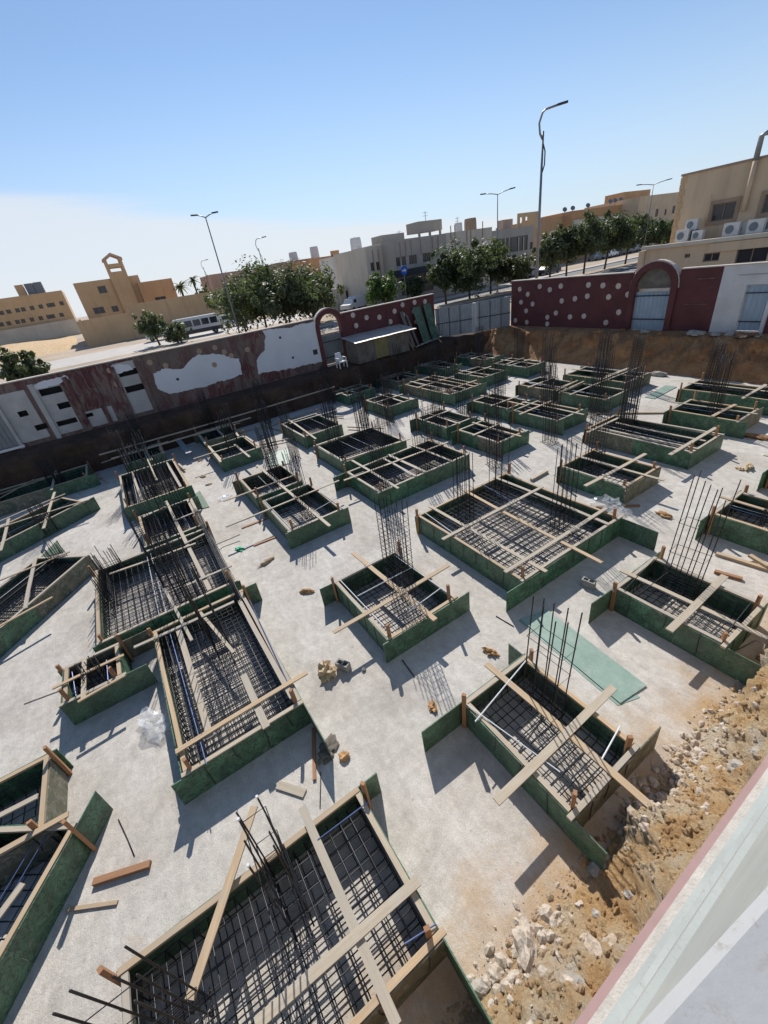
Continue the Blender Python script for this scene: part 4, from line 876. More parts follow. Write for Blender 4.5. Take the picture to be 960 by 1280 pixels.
for ft in FT:
    formwork(ft); mat_cage(ft)
    for i, c in enumerate(ft.cols or []):
        near = ft.key in 'ACDEF'
        ln = {'A': (0.03, 0.0), 'E': (0.10, 0.05), 'F': (0.0, 0.10)}.get(ft.key)
        column(c[0], c[1], c[2], c[3], ft.desc + ('' if i == 0 else (', second', ', third', ', fourth')[i - 1]), h={'KK': 1.0, 'LL': 1.15, 'MM2': 1.5, 'MM1': 1.6, 'OO': 1.0, 'NN': 1.2}.get(ft.key, rnd.uniform(2.5, 2.9)) if not (ft.key == 'JJ' and i in (1, 3)) else 1.35, caps=(ft.key == 'E' and i == 0), nx=(4 if c[2] < 0.6 else 5) if not near else (3 if c[2] < 0.6 else 4), ny=(4 if c[3] < 0.5 else 5) if not near else (2 if c[3] < 0.5 else 4), near=near, dense=len(c) > 4 or (not near and rnd.random() < 0.35), lean=ln, rz=ft.a, z0=0.10 if ft.a or (ft.x0 < c[0] < ft.x1 and ft.y0 < c[1] < ft.y1) else 0.012)

# ================================================================== loose things on the slab
def lay(name, pa, pb, wid, thk, mat, label, cat='plank', z=None, group=None, roll=0.0):
    z = thk / 2 + 0.002 if z is None else z
    o = plank(name, gz(*pa, z), gz(*pb, z), wid, thk, mat, None, roll); return tag(o, label, cat, group)
lay('loose_plank', (117, 1103), (188, 1080), 0.09, 0.07, Br, 'short brown batten lying alone near the askew green board')
lay('loose_plank', (84, 1137), (147, 1128), 0.05, 0.03, T_, 'thin pale strip of wood lying beside the short brown batten')
lay('loose_plank', (347, 981), (381, 992), 0.13, 0.03, Gy, 'short pale offcut board lying beside upright bars with white caps')
lay('loose_plank', (392, 910), (393, 975), 0.06, 0.04, Br, 'narrow brown lath lying beside the brown rag')
lay('loose_plank', (895, 692), (960, 712), 0.10, 0.07, T_, 'long tan batten lying in front of the box with the tall stake')
lay('loose_plank', (893, 714), (928, 724), 0.09, 0.07, Br, 'short dark red-brown batten lying beside the grey puddle stain')
lay('loose_plank', (937, 694), (960, 708), 0.10, 0.06, T_, 'pale plank crossing the long tan batten', z=0.11)
lay('loose_plank', (745, 634), (800, 632), 0.08, 0.05, Br, 'brown lath beside the clear plastic bag')
lay('loose_plank', (302, 660), (362, 637), 0.10, 0.03, Br, 'dark brown scrap board beside the paired boxes')
lay('loose_plank', (317, 682), (345, 671), 0.08, 0.03, Br, 'short dark scrap board in the shadow of the paired boxes')
lay('loose_plank', (664, 600), (684, 589), 0.10, 0.10, Gy, 'short square timber lying between two columns of bars')
lay('loose_plank', (745, 517), (845, 516), 0.10, 0.06, T_, 'long tan timber lying before the box with one wide batten')
lay('loose_plank', (120, 592), (135, 604), 0.10, 0.03, T_, 'small pale board at the slab edge by the dark trench')
lay('loose_plank', (215, 541), (236, 566), 0.28, 0.02, 'sheet_metal', 'slanting grey metal board at the sunny edge of the trench', z=0.45)
for A_, B_, lab in (((-25.0, -2.3, 1.0), (-24.85, 11.4, 1.02), 'very long straight batten running over the shaded boxes by the peeling wall'), ((-23.9, -1.8, 0.93), (-23.75, 5.4, 0.95), 'long thin batten resting over two shaded boxes, parallel to the longest one')):
    tag(plank('long_batten', A_, B_, 0.065, 0.06, Gy, None), lab, 'batten')
lay('loose_plank', (237, 1250), (318, 1008), 0.11, 0.028, T_, 'long yellow plank leaning over the big open rebar grid', z=0.72)
for k, (x, y, L_, a_) in enumerate(((-24.6, 5.2, 3.0, 1.5), (-23.6, 6.4, 2.6, 0.2), (-24.3, 8.2, 3.4, 1.65), (-22.6, 9.6, 2.4, 0.35), (-24.5, -4.0, 2.8, 1.4), (-22.4, 0.9, 2.2, 0.1), (-21.0, 5.6, 2.0, 1.2), (-18.6, 9.8, 2.2, 0.5))):
    dx, dy = math.cos(a_) * L_ / 2, math.sin(a_) * L_ / 2; z_ = 0.045 + 0.012 * k
    tag(plank('loose_plank', (x - dx, y - dy, z_), (x + dx, y + dy, z_ + 0.01), 0.09, 0.06, 'timber_grey'), 'grey batten lying loose on the slab near the shaded trench', 'plank', 'battens lying loose near the trench')
# plywood sheets lying flat
def sheet(name, pts, z, mat, label, cat='board', group=None):
    P = [gz(x, y, 0) for x, y in pts]; v = [(p.x, p.y, z) for p in P] + [(p.x, p.y, z + 0.018) for p in P]
    return tag(obj(name, v, CUBE_F, mat), label, cat, group)
sheet('plywood_sheet', [(650, 775), (775, 880), (808, 858), (684, 763)], 0.012, 'plywood_clean', 'pale green plywood sheet lying flat between two footing boxes')
sheet('plywood_sheet', [(648, 776), (772, 882), (800, 872), (680, 768)], -0.010, 'plywood_clean', 'dark edged plywood sheet lying under the pale green one')
sheet('plywood_sheet', [(335, 568), (337, 583), (363, 580), (360, 561)], 0.01, 'plywood_clean', 'mint green plywood sheet lying among tall column bars')
sheet('plywood_sheet', [(806, 497), (818, 499), (846, 484), (832, 482)], 0.01, 'plywood_clean', 'pale green plywood sheet at the foot of the brown bank')
sheet('plywood_offcut', [(210, 640), (216, 646), (262, 634), (250, 614)], 0.01, 'plywood', 'dark green offcut lying beside the small box by the long trench line', 'board')
sheet('plywood_offcut', [(48, 700), (62, 686), (72, 676), (80, 690)], 0.01, 'plywood', 'small green triangular offcut at the tip of the askew box', 'board')
# bars lying on the slab
def lbar(pts, label, r=0.008, mat='rebar_dark', z=0.012):
    v, f = tube_vf([gz(x, y, z) for x, y in pts], r, 5); return tag(obj('loose_bar', v, f, mat, smooth=True), label, 'bar')
lbar([(148, 1024), (160, 1050), (168, 1070)], 'thin dark bar lying on the slab above the short brown batten')
lbar([(620, 770), (642, 783)], 'short dark bar leaning at the foot of the largest box', 0.012)
lbar([(400, 1010), (401, 965)], 'thin bar lying beside the narrow brown lath')
lbar([(30, 880), (78, 862), (100, 845)], 'thin dark bar lying left of the smallest box')
lbar([(300, 668), (262, 684)], 'thin bar lying alone on the sunny slab by the mint scrap')
lbar([(270, 690), (280, 683), (300, 676)], 'thin bar beside the mint scrap, nearer the long boxes')
lbar([(503, 825), (512, 838), (518, 846)], 'curved dark bar in the shadow before the small centre box', 0.012)
lbar([(246, 634), (262, 672), (280, 708), (298, 750)], 'rusty bar of the bundle laid along the big gridded box, outermost', 0.012, 'rebar', 0.66)
for k in range(6): 
    s = [(241 + 1.6 * k, 634 + k), (258 + 1.7 * k, 672), (277 + 1.7 * k, 712), (294 + 1.6 * k, 752 - k)]
    v, f = tube_vf([gz(x, y, 0.69 + 0.012 * (k % 2)) for x, y in s], 0.010, 5)
    tag(obj('loose_bar', v, f, 'rebar', smooth=True), 'long rusty bar in the bundle laid along the rim of the big gridded box', 'bar', 'bars bundled along the big gridded box')
# crumpled paper sacks and rags
def crumple(name, c, sx, sy, sz, mat, seed, sub=3, rz=0.0, rough=0.55, cell=0.25):
    bm = bmesh.new(); bmesh.ops.create_icosphere(bm, subdivisions=sub, radius=1.0)
    for v in bm.verts:
        n = v.co.normalized(); k = 1 + rough * noise.fractal(n * 1.8 + Vector((seed, seed * 2.3, 1)), 1, 2, 4) + cell * noise.cell(n * 3 + Vector((seed, 0, 0)))
        x, y = n.x * sx * k, n.y * sy * k; z = max(-0.35, n.z) * sz * k
        v.co = (x * math.cos(rz) - y * math.sin(rz), x * math.sin(rz) + y * math.cos(rz), z)
    zm = min(v.co.z for v in bm.verts); vs = [(c[0] + v.co.x, c[1] + v.co.y, c[2] + v.co.z - zm) for v in bm.verts]
    fs = [tuple(v.index for v in f.verts) for f in bm.faces]; bm.free()
    return obj(name, vs, fs, mat)
for i, (px_, py_, sx, sy, sz, mt_, lab) in enumerate([
    (409, 842, 0.20, 0.16, 0.16, 'paper_tan', 'crumpled tan cement sack beside the grey block'),
    (384, 740, 0.17, 0.08, 0.06, 'paper_brown', 'brown paper scrap lying beyond the row of bar shadows'),
    (334, 703, 0.24, 0.06, 0.06, 'paper_tan', 'long twisted tan paper scrap on open slab near the mint scrap'),
    (541, 884, 0.12, 0.07, 0.05, 'paper_brown', 'small brown rag in the bar shadows below the pale sheet box'),
    (614, 817, 0.15, 0.07, 0.07, 'paper_brown', 'brown rag at the batten end of the box by the rubble'),
    (431, 947, 0.09, 0.08, 0.07, 'paper_brown', 'small knotted brown rag beside the leaning green board'),
    (410, 938, 0.22, 0.14, 0.05, 'shed_board', 'dark brown crumpled rag in the shadow of the leaning green board'),
    (830, 645, 0.20, 0.09, 0.07, 'paper_brown', 'brown paper scrap in the gap between the two end rows'),
    (878, 658, 0.10, 0.05, 0.04, 'shed_board', 'tiny dark scrap beside the tall bent bars'),
    (935, 585, 0.26, 0.09, 0.09, 'paper_tan', 'pale tan paper scrap beyond the tall bent bars'),
    (925, 587, 0.12, 0.07, 0.05, 'paper_tan', 'smaller tan paper scrap beside the pale one'),
    (254, 596, 0.16, 0.08, 0.05, 'paper_tan', 'tan scrap near the sunlit box by the trench'),
    (261, 606, 0.13, 0.06, 0.04, 'paper_tan', 'flat tan scrap below the twisted one near the trench'),
    (250, 576, 0.12, 0.06, 0.04, 'paper_brown', 'brown scrap at the corner of the sunlit box by the trench'),
    (940, 546, 0.5, 0.2, 0.05, 'earth', 'low dark pile of dirt in the shadow of a far box'),
    (436, 823 + 10, 0.03, 0.03, 0.06, 'block_grey', 'tiny stone beside the grey block'),
    (455, 838, 0.04, 0.04, 0.05, 'block_grey', 'small round stone in front of the grey block'),
    (565, 524, 0.10, 0.08, 0.08, 'plastic_white', 'small white scrap beside a corner stake at mid slab')]):
    o = crumple('crumpled_scrap', gz(px_, py_, 0), sx, sy, sz, mt_, i * 3.7 + 1, 3 if sx > 0.1 else 2, i * 0.9); tag(o, lab, 'scrap')
o = crumple('green_scrap', gz(300, 687, 0), 0.17, 0.09, 0.03, 'green_scrap', 77, 3, 0.3, 0.9); tag(o, 'mint green plastic scrap on the open slab', 'scrap')
# concrete blocks
def block(px_, py_, rz, label):
    c = gz(px_, py_, 0); t_ = thing('concrete_block', c, label, 'block'); w_, h_, d_ = 0.30, 0.20, 0.15
    mb = MB(); 
    for a in ((-w_ / 2, w_ / 2, -d_ / 2, -d_ / 2 + 0.03, 0, h_), (-w_ / 2, w_ / 2, d_ / 2 - 0.03, d_ / 2, 0, h_), (-w_ / 2, -w_ / 2 + 0.03, -d_ / 2 + 0.03, d_ / 2 - 0.03, 0, h_), (-0.015, 0.015, -d_ / 2 + 0.03, d_ / 2 - 0.03, 0, h_), (w_ / 2 - 0.03, w_ / 2, -d_ / 2 + 0.03, d_ / 2 - 0.03, 0, h_)): mb.box(*a)
    mb.v = [(c.x + x * math.cos(rz) - y * math.sin(rz), c.y + x * math.sin(rz) + y * math.cos(rz), z) for x, y, z in mb.v]
    mb.build('block_shell', 'block_grey', t_)
block(430, 836, 0.5, 'grey hollow block standing beside the crumpled tan sack')
block(735, 733, 0.2, 'grey hollow block lying near the pale green sheet')
block(752, 649, -0.3, 'pale grey block beside the clear plastic bag')
# clear plastic sheet and bag
for (px_, py_, sx, sy, sz, rz, lab) in ((196, 908, 0.34, 0.20, 0.16, 0.5, 'crumpled clear plastic sheet beside the long box'), (764, 636, 0.42, 0.24, 0.20, 0.1, 'clear plastic bag draped by the corner of the largest box'), (282, 622, 0.2, 0.25, 0.05, 0.6, 'thin clear plastic film near the paired boxes')):
    o = crumple('plastic_sheet', gz(px_, py_, 0), sx, sy, sz, 'clear_plastic', px_, 3, rz, 0.9); tag(o, lab, 'plastic')
# rubble along the sandy edge
from mathutils.bvhtree import BVHTree
bko = bpy.data.objects['earth_bank_right']
bvh = BVHTree.FromPolygons([v.co + bko.location for v in bko.data.vertices], [tuple(p.vertices) for p in bko.data.polygons])
def bank_z(x, y):
    h = bvh.ray_cast(Vector((x, y, 6)), Vector((0, 0, -1)))
    return max(0.0, h[0].z) if h[0] else 0.0
for i in range(64):
    y = rnd.uniform(0.6, 9.5); x = rnd.uniform(-1.05, -0.3)
    s = rnd.choice((0.04, 0.05, 0.06, 0.07, 0.09, 0.11)); z = bank_z(x, y)
    o = crumple('stone', (x, y, z - s * 0.55), s * rnd.uniform(0.8, 1.6), s, s * 0.8, rnd.choice(('rubble', 'rubble', 'rock_grey', 'sand', 'sand')), i * 1.9 + 5, 2, rnd.uniform(0, 3), 0.45, 0.0)
    tag(o, 'broken lump of stone on the sandy bank at the slab edge', 'stone', 'stones on the sandy bank')
o = crumple('boulder', gz(658, 1192, 0), 0.14, 0.27, 0.16, 'rubble', 41.3, 3, 0.9, 0.4, 0.0); tag(o, 'long pale boulder lying on the slab before the sandy bank', 'stone')
mb = MB()
for i in range(1500):
    y = rnd.uniform(-1.5, 12); x = -0.88 - abs(rnd.gauss(0, 0.25)); s = rnd.uniform(0.004, 0.013)
    if x < -2.2: continue
    p = Vector((x, y, s * 0.5)); a = [Vector((rnd.uniform(-1, 1), rnd.uniform(-1, 1), rnd.uniform(-0.5, 1))).normalized() * s for _ in range(4)]
    mb.add(([p + q_ for q_ in a], [(0, 1, 2), (0, 2, 3), (0, 3, 1), (1, 3, 2)]))
for i in range(2600):
    y = rnd.uniform(-1.5, 12); f_ = rnd.random(); x = -1.1 + 0.75 * f_; s = rnd.uniform(0.005, 0.018)
    p = Vector((x, y, bank_z(x, y) + s * 0.3)); a = [Vector((rnd.uniform(-1, 1), rnd.uniform(-1, 1), rnd.uniform(-0.5, 1))).normalized() * s for _ in range(4)]
    mb.add(([p + q_ for q_ in a], [(0, 1, 2), (0, 2, 3), (0, 3, 1), (1, 3, 2)]))
def clod(mb_, x, y, s_):
    bm = bmesh.new(); bmesh.ops.create_icosphere(bm, subdivisions=1, radius=1.0); z = bank_z(x, y); sx_, sy_, sz_ = (s_ * rnd.uniform(0.6, 1.5) for _ in range(3))
    mb_.add(([(x + v.co.x * sx_ * rnd.uniform(0.7, 1.25), y + v.co.y * sy_ * rnd.uniform(0.7, 1.25), z + v.co.z * sz_ * rnd.uniform(0.7, 1.2)) for v in bm.verts], [tuple(v.index for v in f.verts) for f in bm.faces])); bm.free()
mc = MB()
for i in range(1500): clod(mc, rnd.uniform(-1.08, -0.2), rnd.uniform(0.2, 11), rnd.choice((0.010, 0.015, 0.02, 0.03, 0.045)))
o = kind(mc.build('clods', 'sand'), 'stuff'); o['label'] = 'crumbled sandy clods covering the bank at the slab edge'; o['category'] = 'soil'
mc = MB()
for i in range(420): clod(mc, rnd.gauss(-0.88, 0.15), rnd.choice((rnd.gauss(1.4, 0.4), rnd.gauss(5.6, 0.7), rnd.gauss(4.3, 0.5))), rnd.choice((0.010, 0.018, 0.028, 0.045, 0.06)))
o = kind(mc.build('rubble_chips', 'rubble'), 'stuff'); o['label'] = 'pale broken concrete chips heaped at the bank foot'; o['category'] = 'rubble'
o = kind(mb.build('gravel', 'rubble'), 'stuff'); o['label'] = 'loose gravel and chips at the sandy slab edge'; o['category'] = 'gravel'
v, f = tube_vf([(-1.35, 7.95, 0.01), (-1.2, 8.1, 0.30), (-1.05, 8.05, 0.36), (-1.0, 7.9, 0.15)], 0.012, 6); tag(obj('bent_wire', v, f, 'timber_grey', smooth=True), 'pale bent wire sticking up at the sandy edge near a box corner', 'wire')
# stones along the foot of the red and white walls
for i in range(26):
    x = rnd.uniform(-17, -6); s = rnd.choice((0.08, 0.12, 0.18, 0.25))
    o = crumple('stone', (x, rnd.uniform(26.45, 27.1), G - s * 0.3), s * rnd.uniform(1, 1.8), s, s * 0.7, 'rock_grey' if i % 3 else 'earth', i * 2.3 + 90, 2, rnd.uniform(0, 3), 0.4, 0.0)
    tag(o, 'broken stone lying along the foot of the red wall', 'stone', 'stones along the foot of the red wall')
o = crumple('boulder', ony(822, 470, 24.75), 0.45, 0.2, 0.16, 'rock_grey', 12.2, 3, 0.1, 0.4, 0.0); o.location.z = 0; tag(o, 'flat grey rock lying at the foot of the brown bank', 'stone')
# cable dangling: small white caps on the near starter bars
# ---- shack, chair, leaning sheets on the ledge under the red wall
SX = -25.85
sh = thing('site_shack', (-26.6, 16, G), 'low site shack of dark boards with a bright sheet roof', 'shack')
sy0, sy1 = 14.0, 18.3
zf = onx(458, 425, SX + 0.25).z
for k in range(12):
    a = lerp(sy0, sy1, k / 12); b_ = lerp(sy0, sy1, (k + 1) / 12) - 0.012
    if 4 <= k < 7: continue
    box('wall_board', SX - 0.03, SX + rnd.uniform(-0.006, 0.012), a, b_, G - 0.05, zf - 0.06 + rnd.uniform(-0.03, 0.0), 'shed_board', sh)
a = lerp(sy0, sy1, 4 / 12); b_ = lerp(sy0, sy1, 7 / 12)
box('door', SX - 0.04, SX - 0.01, a + 0.01, b_ - 0.02, G, zf - 0.1, 'shed_yellow', sh)
box('side_wall', XW + 0.05, SX - 0.03, sy0, sy0 + 0.03, G - 0.05, zf - 0.02, 'shed_board', sh); box('side_wall', XW + 0.05, SX - 0.03, sy1 - 0.04, sy1 - 0.01, G - 0.05, zf - 0.02, 'shed_board', sh)
for k in range(5):
    a = lerp(sy0 - 0.3, sy1 + 0.4, k / 5); b_ = lerp(sy0 - 0.3, sy1 + 0.4, (k + 1) / 5) + 0.03; d_ = 0.01 * (k % 2)
    vs = [(XW + 0.04, a, zf + 0.22 + d_), (SX + 0.45, a, zf - 0.03 + d_), (SX + 0.45, b_, zf - 0.03 + d_), (XW + 0.04, b_, zf + 0.22 + d_)]; vs += [(x, y, z + 0.012) for x, y, z in vs]
    obj('roof_sheet', vs, CUBE_F, 'roof_sheet', sh)
ch = thing('plastic_armchair', (-26.0, 12.75, G), 'pale plastic armchair standing on the ledge beside the shack', 'chair')
cx, cy = -26.0, 12.75
box('seat', cx - 0.24, cx + 0.24, cy - 0.25, cy + 0.25, G + 0.38, G + 0.43, 'plastic_white', ch)
vs = [(cx - 0.25, cy - 0.25, G + 0.40), (cx - 0.21, cy - 0.25, G + 0.40), (cx - 0.21, cy + 0.25, G + 0.40), (cx - 0.25, cy + 0.25, G + 0.40), (cx - 0.38, cy - 0.20, G + 0.92), (cx - 0.35, cy - 0.20, G + 0.92), (cx - 0.35, cy + 0.20, G + 0.92), (cx - 0.38, cy + 0.20, G + 0.92)]
obj('backrest', vs, CUBE_F, 'plastic_white', ch)
for s in (-1, 1):
    box('armrest', cx - 0.26, cx + 0.26, cy + s * 0.28 - 0.03, cy + s * 0.28 + 0.03, G + 0.62, G + 0.65, 'plastic_white', ch)
    for k in (-1, 1): plank('leg', (cx + k * 0.24, cy + s * 0.27, G), (cx + k * 0.21, cy + s * 0.27, G + 0.62), 0.05, 0.05, 'plastic_white', ch, bow=0)
ls = [((-26.3, 19.0, G), (-27.35, 18.9, 4.2), 0.28), ((-26.4, 19.5, G), (-27.35, 19.35, 3.9), 0.2), ((-26.6, 20.5, G), (-27.38, 20.3, 4.3), 0.9), ((-26.7, 21.4, G), (-27.38, 21.3, 4.35), 0.75)]
for k, (a, b_, wd) in enumerate(ls):
    lab = ('dark plank leaning on the red wall right beside the shack', 'narrow dark plank leaning on the red wall, second from the shack', 'wide dull green sheet leaning on the red wall, next to the planks', 'dull green sheet leaning at the end of the red wall by the gate')[k]
    tag(plank('leaning_sheet', a, b_, wd, 0.03, 'shed_board' if k < 2 else 'plywood', None, bow=0.0), lab, 'board')
for k in range(5): 
    y = 18.9 + k * 0.5; o = plank('loose_plank', (-25.9 - 0.06 * k, y, G + 0.05 + 0.03 * k), (-26.6, y + 1.3, G + 0.08 + 0.04 * k), 0.14, 0.03, 'timber_grey'); tag(o, 'grey board in the loose stack on the ledge right of the shack', 'plank', 'boards stacked right of the shack')
plank_o = plank('leaning_post', (-25.5, 18.4, G - 0.05), (-26.2, 17.9, 3.4), 0.06, 0.06, 'timber_brown'); tag(plank_o, 'thin post propped against the corner of the shack', 'post')

# ================================================================== beyond the walls: buildings
def window(par, o, u, n, a0, a1, b0, b1, depth=0.12, bars=0, frame=True, glass='window_glass'):
    """pane set back in its opening with a frame round it"""
    o = Vector(o); u = Vector(u); n = Vector(n); Z = Vector((0, 0, 1)); P = lambda a, b, c: o + u * a + Z * b + n * c
    def bx(nm, a0, a1, b0, b1, c0, c1, mat, pr):
        vs = [P(a0, b0, c0), P(a1, b0, c0), P(a1, b0, c1), P(a0, b0, c1), P(a0, b1, c0), P(a1, b1, c0), P(a1, b1, c1), P(a0, b1, c1)]
        return obj(nm, vs, CUBE_F, mat, pr)
    if not frame: return bx('window', a0, a1, b0, b1, -depth - 0.04, -depth, glass, par)
    mb = MB(); t_ = 0.06
    for q_ in ((a0, a1, b0, b0 + t_), (a0, a1, b1 - t_, b1), (a0, a0 + t_, b0 + t_, b1 - t_), (a1 - t_, a1, b0 + t_, b1 - t_), ((a0 + a1) / 2 - t_ / 2, (a0 + a1) / 2 + t_ / 2, b0 + t_, b1 - t_)):
        c0, c1 = -depth, -depth + 0.05
        mb.add(([P(q_[0], q_[2], c0), P(q_[1], q_[2], c0), P(q_[1], q_[2], c1), P(q_[0], q_[2], c1), P(q_[0], q_[3], c0), P(q_[1], q_[3], c0), P(q_[1], q_[3], c1), P(q_[0], q_[3], c1)], CUBE_F))
    f_ = mb.build('window', 'window_frame', par)
    bx('pane', a0, a1, b0, b1, -depth - 0.03, -depth - 0.002, glass, f_)
    return f_
def building(name, label, o, u, n, W, Hh, D, mat, holes=(), cat='building', frames=True, sills=False, parapet=0.25, roof='b_cream', side=None):
    """front wall with real openings + body behind it; o = lower front corner, u along, n towards the viewer"""
    o = Vector(o); u = Vector(u); n = Vector(n); Z = Vector((0, 0, 1))
    b_ = thing(name, o + u * (W / 2) - n * (D / 2), label, cat)
    v, f = wall_vf(o, u, n, W, Hh, 0.3, list(holes)); obj('wall', v, f, mat, b_)
    P = lambda a, b, c: o + u * a + Z * b + n * c
    e = 0.003
    vs = [P(0, 0, -0.3 - e), P(W, 0, -0.3 - e), P(W, 0, -D), P(0, 0, -D), P(0, Hh - parapet, -0.3 - e), P(W, Hh - parapet, -0.3 - e), P(W, Hh - parapet, -D), P(0, Hh - parapet, -D)]
    obj('body', vs, CUBE_F, side or mat, b_)
    mb = MB()
    for a0, a1, c0, c1 in ((0, 0.2, -0.3 - e, -D), (W - 0.2, W, -0.3 - e, -D), (0.2, W - 0.2, -D + 0.2, -D)):
        mb.add(([P(a0, Hh - parapet, c0), P(a1, Hh - parapet, c0), P(a1, Hh - parapet, c1), P(a0, Hh - parapet, c1), P(a0, Hh, c0), P(a1, Hh, c0), P(a1, Hh, c1), P(a0, Hh, c1)], CUBE_F))
    mb.build('parapet', side or mat, b_)
    for h in holes: window(b_, o, u, n, h[0], h[1], max(0.02, h[2]), h[3], 0.14, frame=frames)
    if sills:
        for h in holes:
            vs = [P(h[0] - .1, h[2] - .12, 0), P(h[1] + .1, h[2] - .12, 0), P(h[1] + .1, h[2] - .12, .1), P(h[0] - .1, h[2] - .12, .1), P(h[0] - .1, h[2], 0), P(h[1] + .1, h[2], 0), P(h[1] + .1, h[2], .1), P(h[0] - .1, h[2], .1)]
            obj('sill', vs, CUBE_F, mat, b_)
    return b_, P
def bx_building(name, label, px_l, px_r, X, mat, D=10, wins=(), cat='building', frames=True, z0=G, **kw):
    """front wall in the plane x = X, facing the site; px_l / px_r: photo pixels of its two upper corners"""
    a = onx(*px_l, X); c = onx(*px_r, X); Hh = (a.z + c.z) / 2 - z0; o = Vector((X, a.y, z0)); W = c.y - a.y
    hs = []
    for (wx, wy, ww, wh) in wins:
        q_ = onx(wx, wy, X); hs.append((q_.y - a.y - ww / 2, q_.y - a.y + ww / 2, q_.z - z0 - wh / 2, q_.z - z0 + wh / 2))
    return building(name, label, o, EY, EX, W, Hh, D, mat, [h for h in hs if h[0] > 0.05 and h[1] < W - 0.05 and h[3] < Hh - 0.05], cat, frames, **kw)
# beige villa with the gabled roof tower, and its long compound wall
vl, P = bx_building('villa', 'sandy villa with an open gabled tower on its roof', (91, 355), (172, 343), -112, 'b_beige', 12, [(128, 362, 1.5, 1.3), (98, 366, 1.4, 1.0), (124, 388, 2.0, 1.2), (144, 386, 1.2, 1.1), (110, 389, 1.4, 1.0)])
vr, P2 = bx_building('villa_wing', 'orange-sand flat roofed villa wing right of the gabled tower', (172, 354), (214, 347), -110, 'b_tan_orange', 11, [(167, 353, 1, 1), (201, 374, 2.2, 1.0), (178, 377, 1.3, 0.8)])
def tower():
    X = -111.4; a = onx(139, 349, X); c = onx(160, 345, X); y0, y1 = a.y, c.y; zb = onx(139, 349, X).z - 8; zt = onx(127, 325, X).z; ym = (y0 + y1) / 2; pk = onx(135, 316, X).z
    wd = (y1 - y0); t_ = thing('roof_tower', (X, ym, zb), 'open gabled tower rising from the roof of the sandy villa', 'tower')
    box('wall', X - 3, X, y0, y1, G, a.z + 1.2, 'b_beige', t_)
    for s, e in ((y0, y0 + wd * 0.16), (y1 - wd * 0.16, y1)): box('pier', X - 3, X, s, e, a.z + 1.2, zt, 'b_beige', t_)
    z1 = a.z + 1.9
    box('panel', X - 3, X, y0 + wd * 0.16, y1 - wd * 0.16, z1, z1 + (zt - z1) * 0.45, 'b_beige', t_)
    for s in (-1, 1):
        e0 = ym + s * wd * 0.56
        vs = [(X - 3, ym, pk - 0.45), (X + 0.1, ym, pk - 0.45), (X + 0.1, e0, zt - 0.35), (X - 3, e0, zt - 0.35), (X - 3, ym, pk), (X + 0.1, ym, pk), (X + 0.1, e0, zt + 0.1), (X - 3, e0, zt + 0.1)]
        obj('gable', vs, CUBE_F, 'b_pink_beige', t_)
tower()
cw = thing('compound_wall', (-97, 12, G), 'long tan compound wall stepping up beside the parked bus', 'wall')
a = onx(95, 402, -97); c = onx(160, 391, -97); d_ = onx(283, 363, -97)
box('wall_panel', -97.4, -97, a.y, c.y, G - 0.1, (a.z + c.z) / 2, 'b_beige', cw); box('wall_panel', -97.4, -97, c.y + 0.005, 60, G - 0.1, onx(160, 381, -97).z, 'b_beige', cw)
box('end_wall', -125, -97.42, a.y, a.y + 0.4, G - 0.1, a.z, 'b_beige', cw)
# far left flats
lf, P = bx_building('apartment_block', 'long brown block with two rows of small windows beyond the sandy lot', (-60, 378), (78, 366), -170, 'b_beige', 22,
   [(x, 386 - (x - 40) * 0.16 + dy, 1.1, 1.1) for x in (2, 11, 22, 29, 40, 51, 61, 66, 77) for dy in (-1.0, 13.5)])
box('lower_wall', -168.4, -168, onx(-60, 420, -168).y, onx(97, 405, -168).y, G - 0.1, onx(40, 407, -168).z, 'b_cream', lf)
for i, (x, mt_, lab) in enumerate(((22, 'b_beige', 'sand coloured roof box on the far left block'), (34, 'tank_grey', 'narrow grey tank screen on the far left block'), (45, 'tank_grey', 'wide grey tank screen on the far left block'))):
    a = onx(x - 5, 366 - 0.16 * (x - 22) - 9, -175); c = onx(x + 6, 366 - 0.16 * (x - 22) - 9, -175)
    tag(box('roof_box', -178, -175, a.y, c.y, onx(x, 372, -175).z - 3, a.z, mt_, None), lab, 'tank')
# road-side buildings behind the peeling wall and the gate
b1, P = bx_building('house', 'brown low house seen past the feathery trees', (262, 343), (345, 332), -120, 'b_pink_beige', 12, [(300, 348, 1.6, 1.2), (330, 345, 1.6, 1.2)])
b2, P = bx_building('house', 'dull brown house left of the orange wall', (345, 329), (391, 322), -105, 'b_brown_wall', 12, [(358, 341, 2.2, 1.2), (373, 336, 1.5, 0.8)])
b3, P = bx_building('house', 'bright orange blank-walled house behind the street', (386, 326), (436, 314), -95, 'b_orange', 12, [])
box('parapet_step', -95.3, -95.0, onx(414, 318, -95).y, onx(424, 316, -95).y, onx(419, 318, -95).z - .3, onx(419, 313, -95).z, 'b_orange', b3)
b4, P = bx_building('house', 'narrow cream house with a projecting upper floor', (427, 319), (462, 313), -72, 'b_cream_white', 9, [(441, 337, 0.4, 0.5), (444.5, 336.6, 0.4, 0.5), (447.5, 336, 0.4, 0.5)])
a = onx(428, 318, -71); c = onx(458, 313, -71); box('upper_floor', -71.98, -71.0, a.y + 0.3, c.y, onx(440, 331, -71).z, a.z - 0.2, 'b_cream', b4)
b5, P = bx_building('house', 'cream house with thin vertical grooves between the narrow cream house and the grey block', (456, 312), (492, 302), -60, 'b_cream', 10, [(466, 333.5, 0.7, 1.1), (473, 332.5, 0.7, 1.1)])
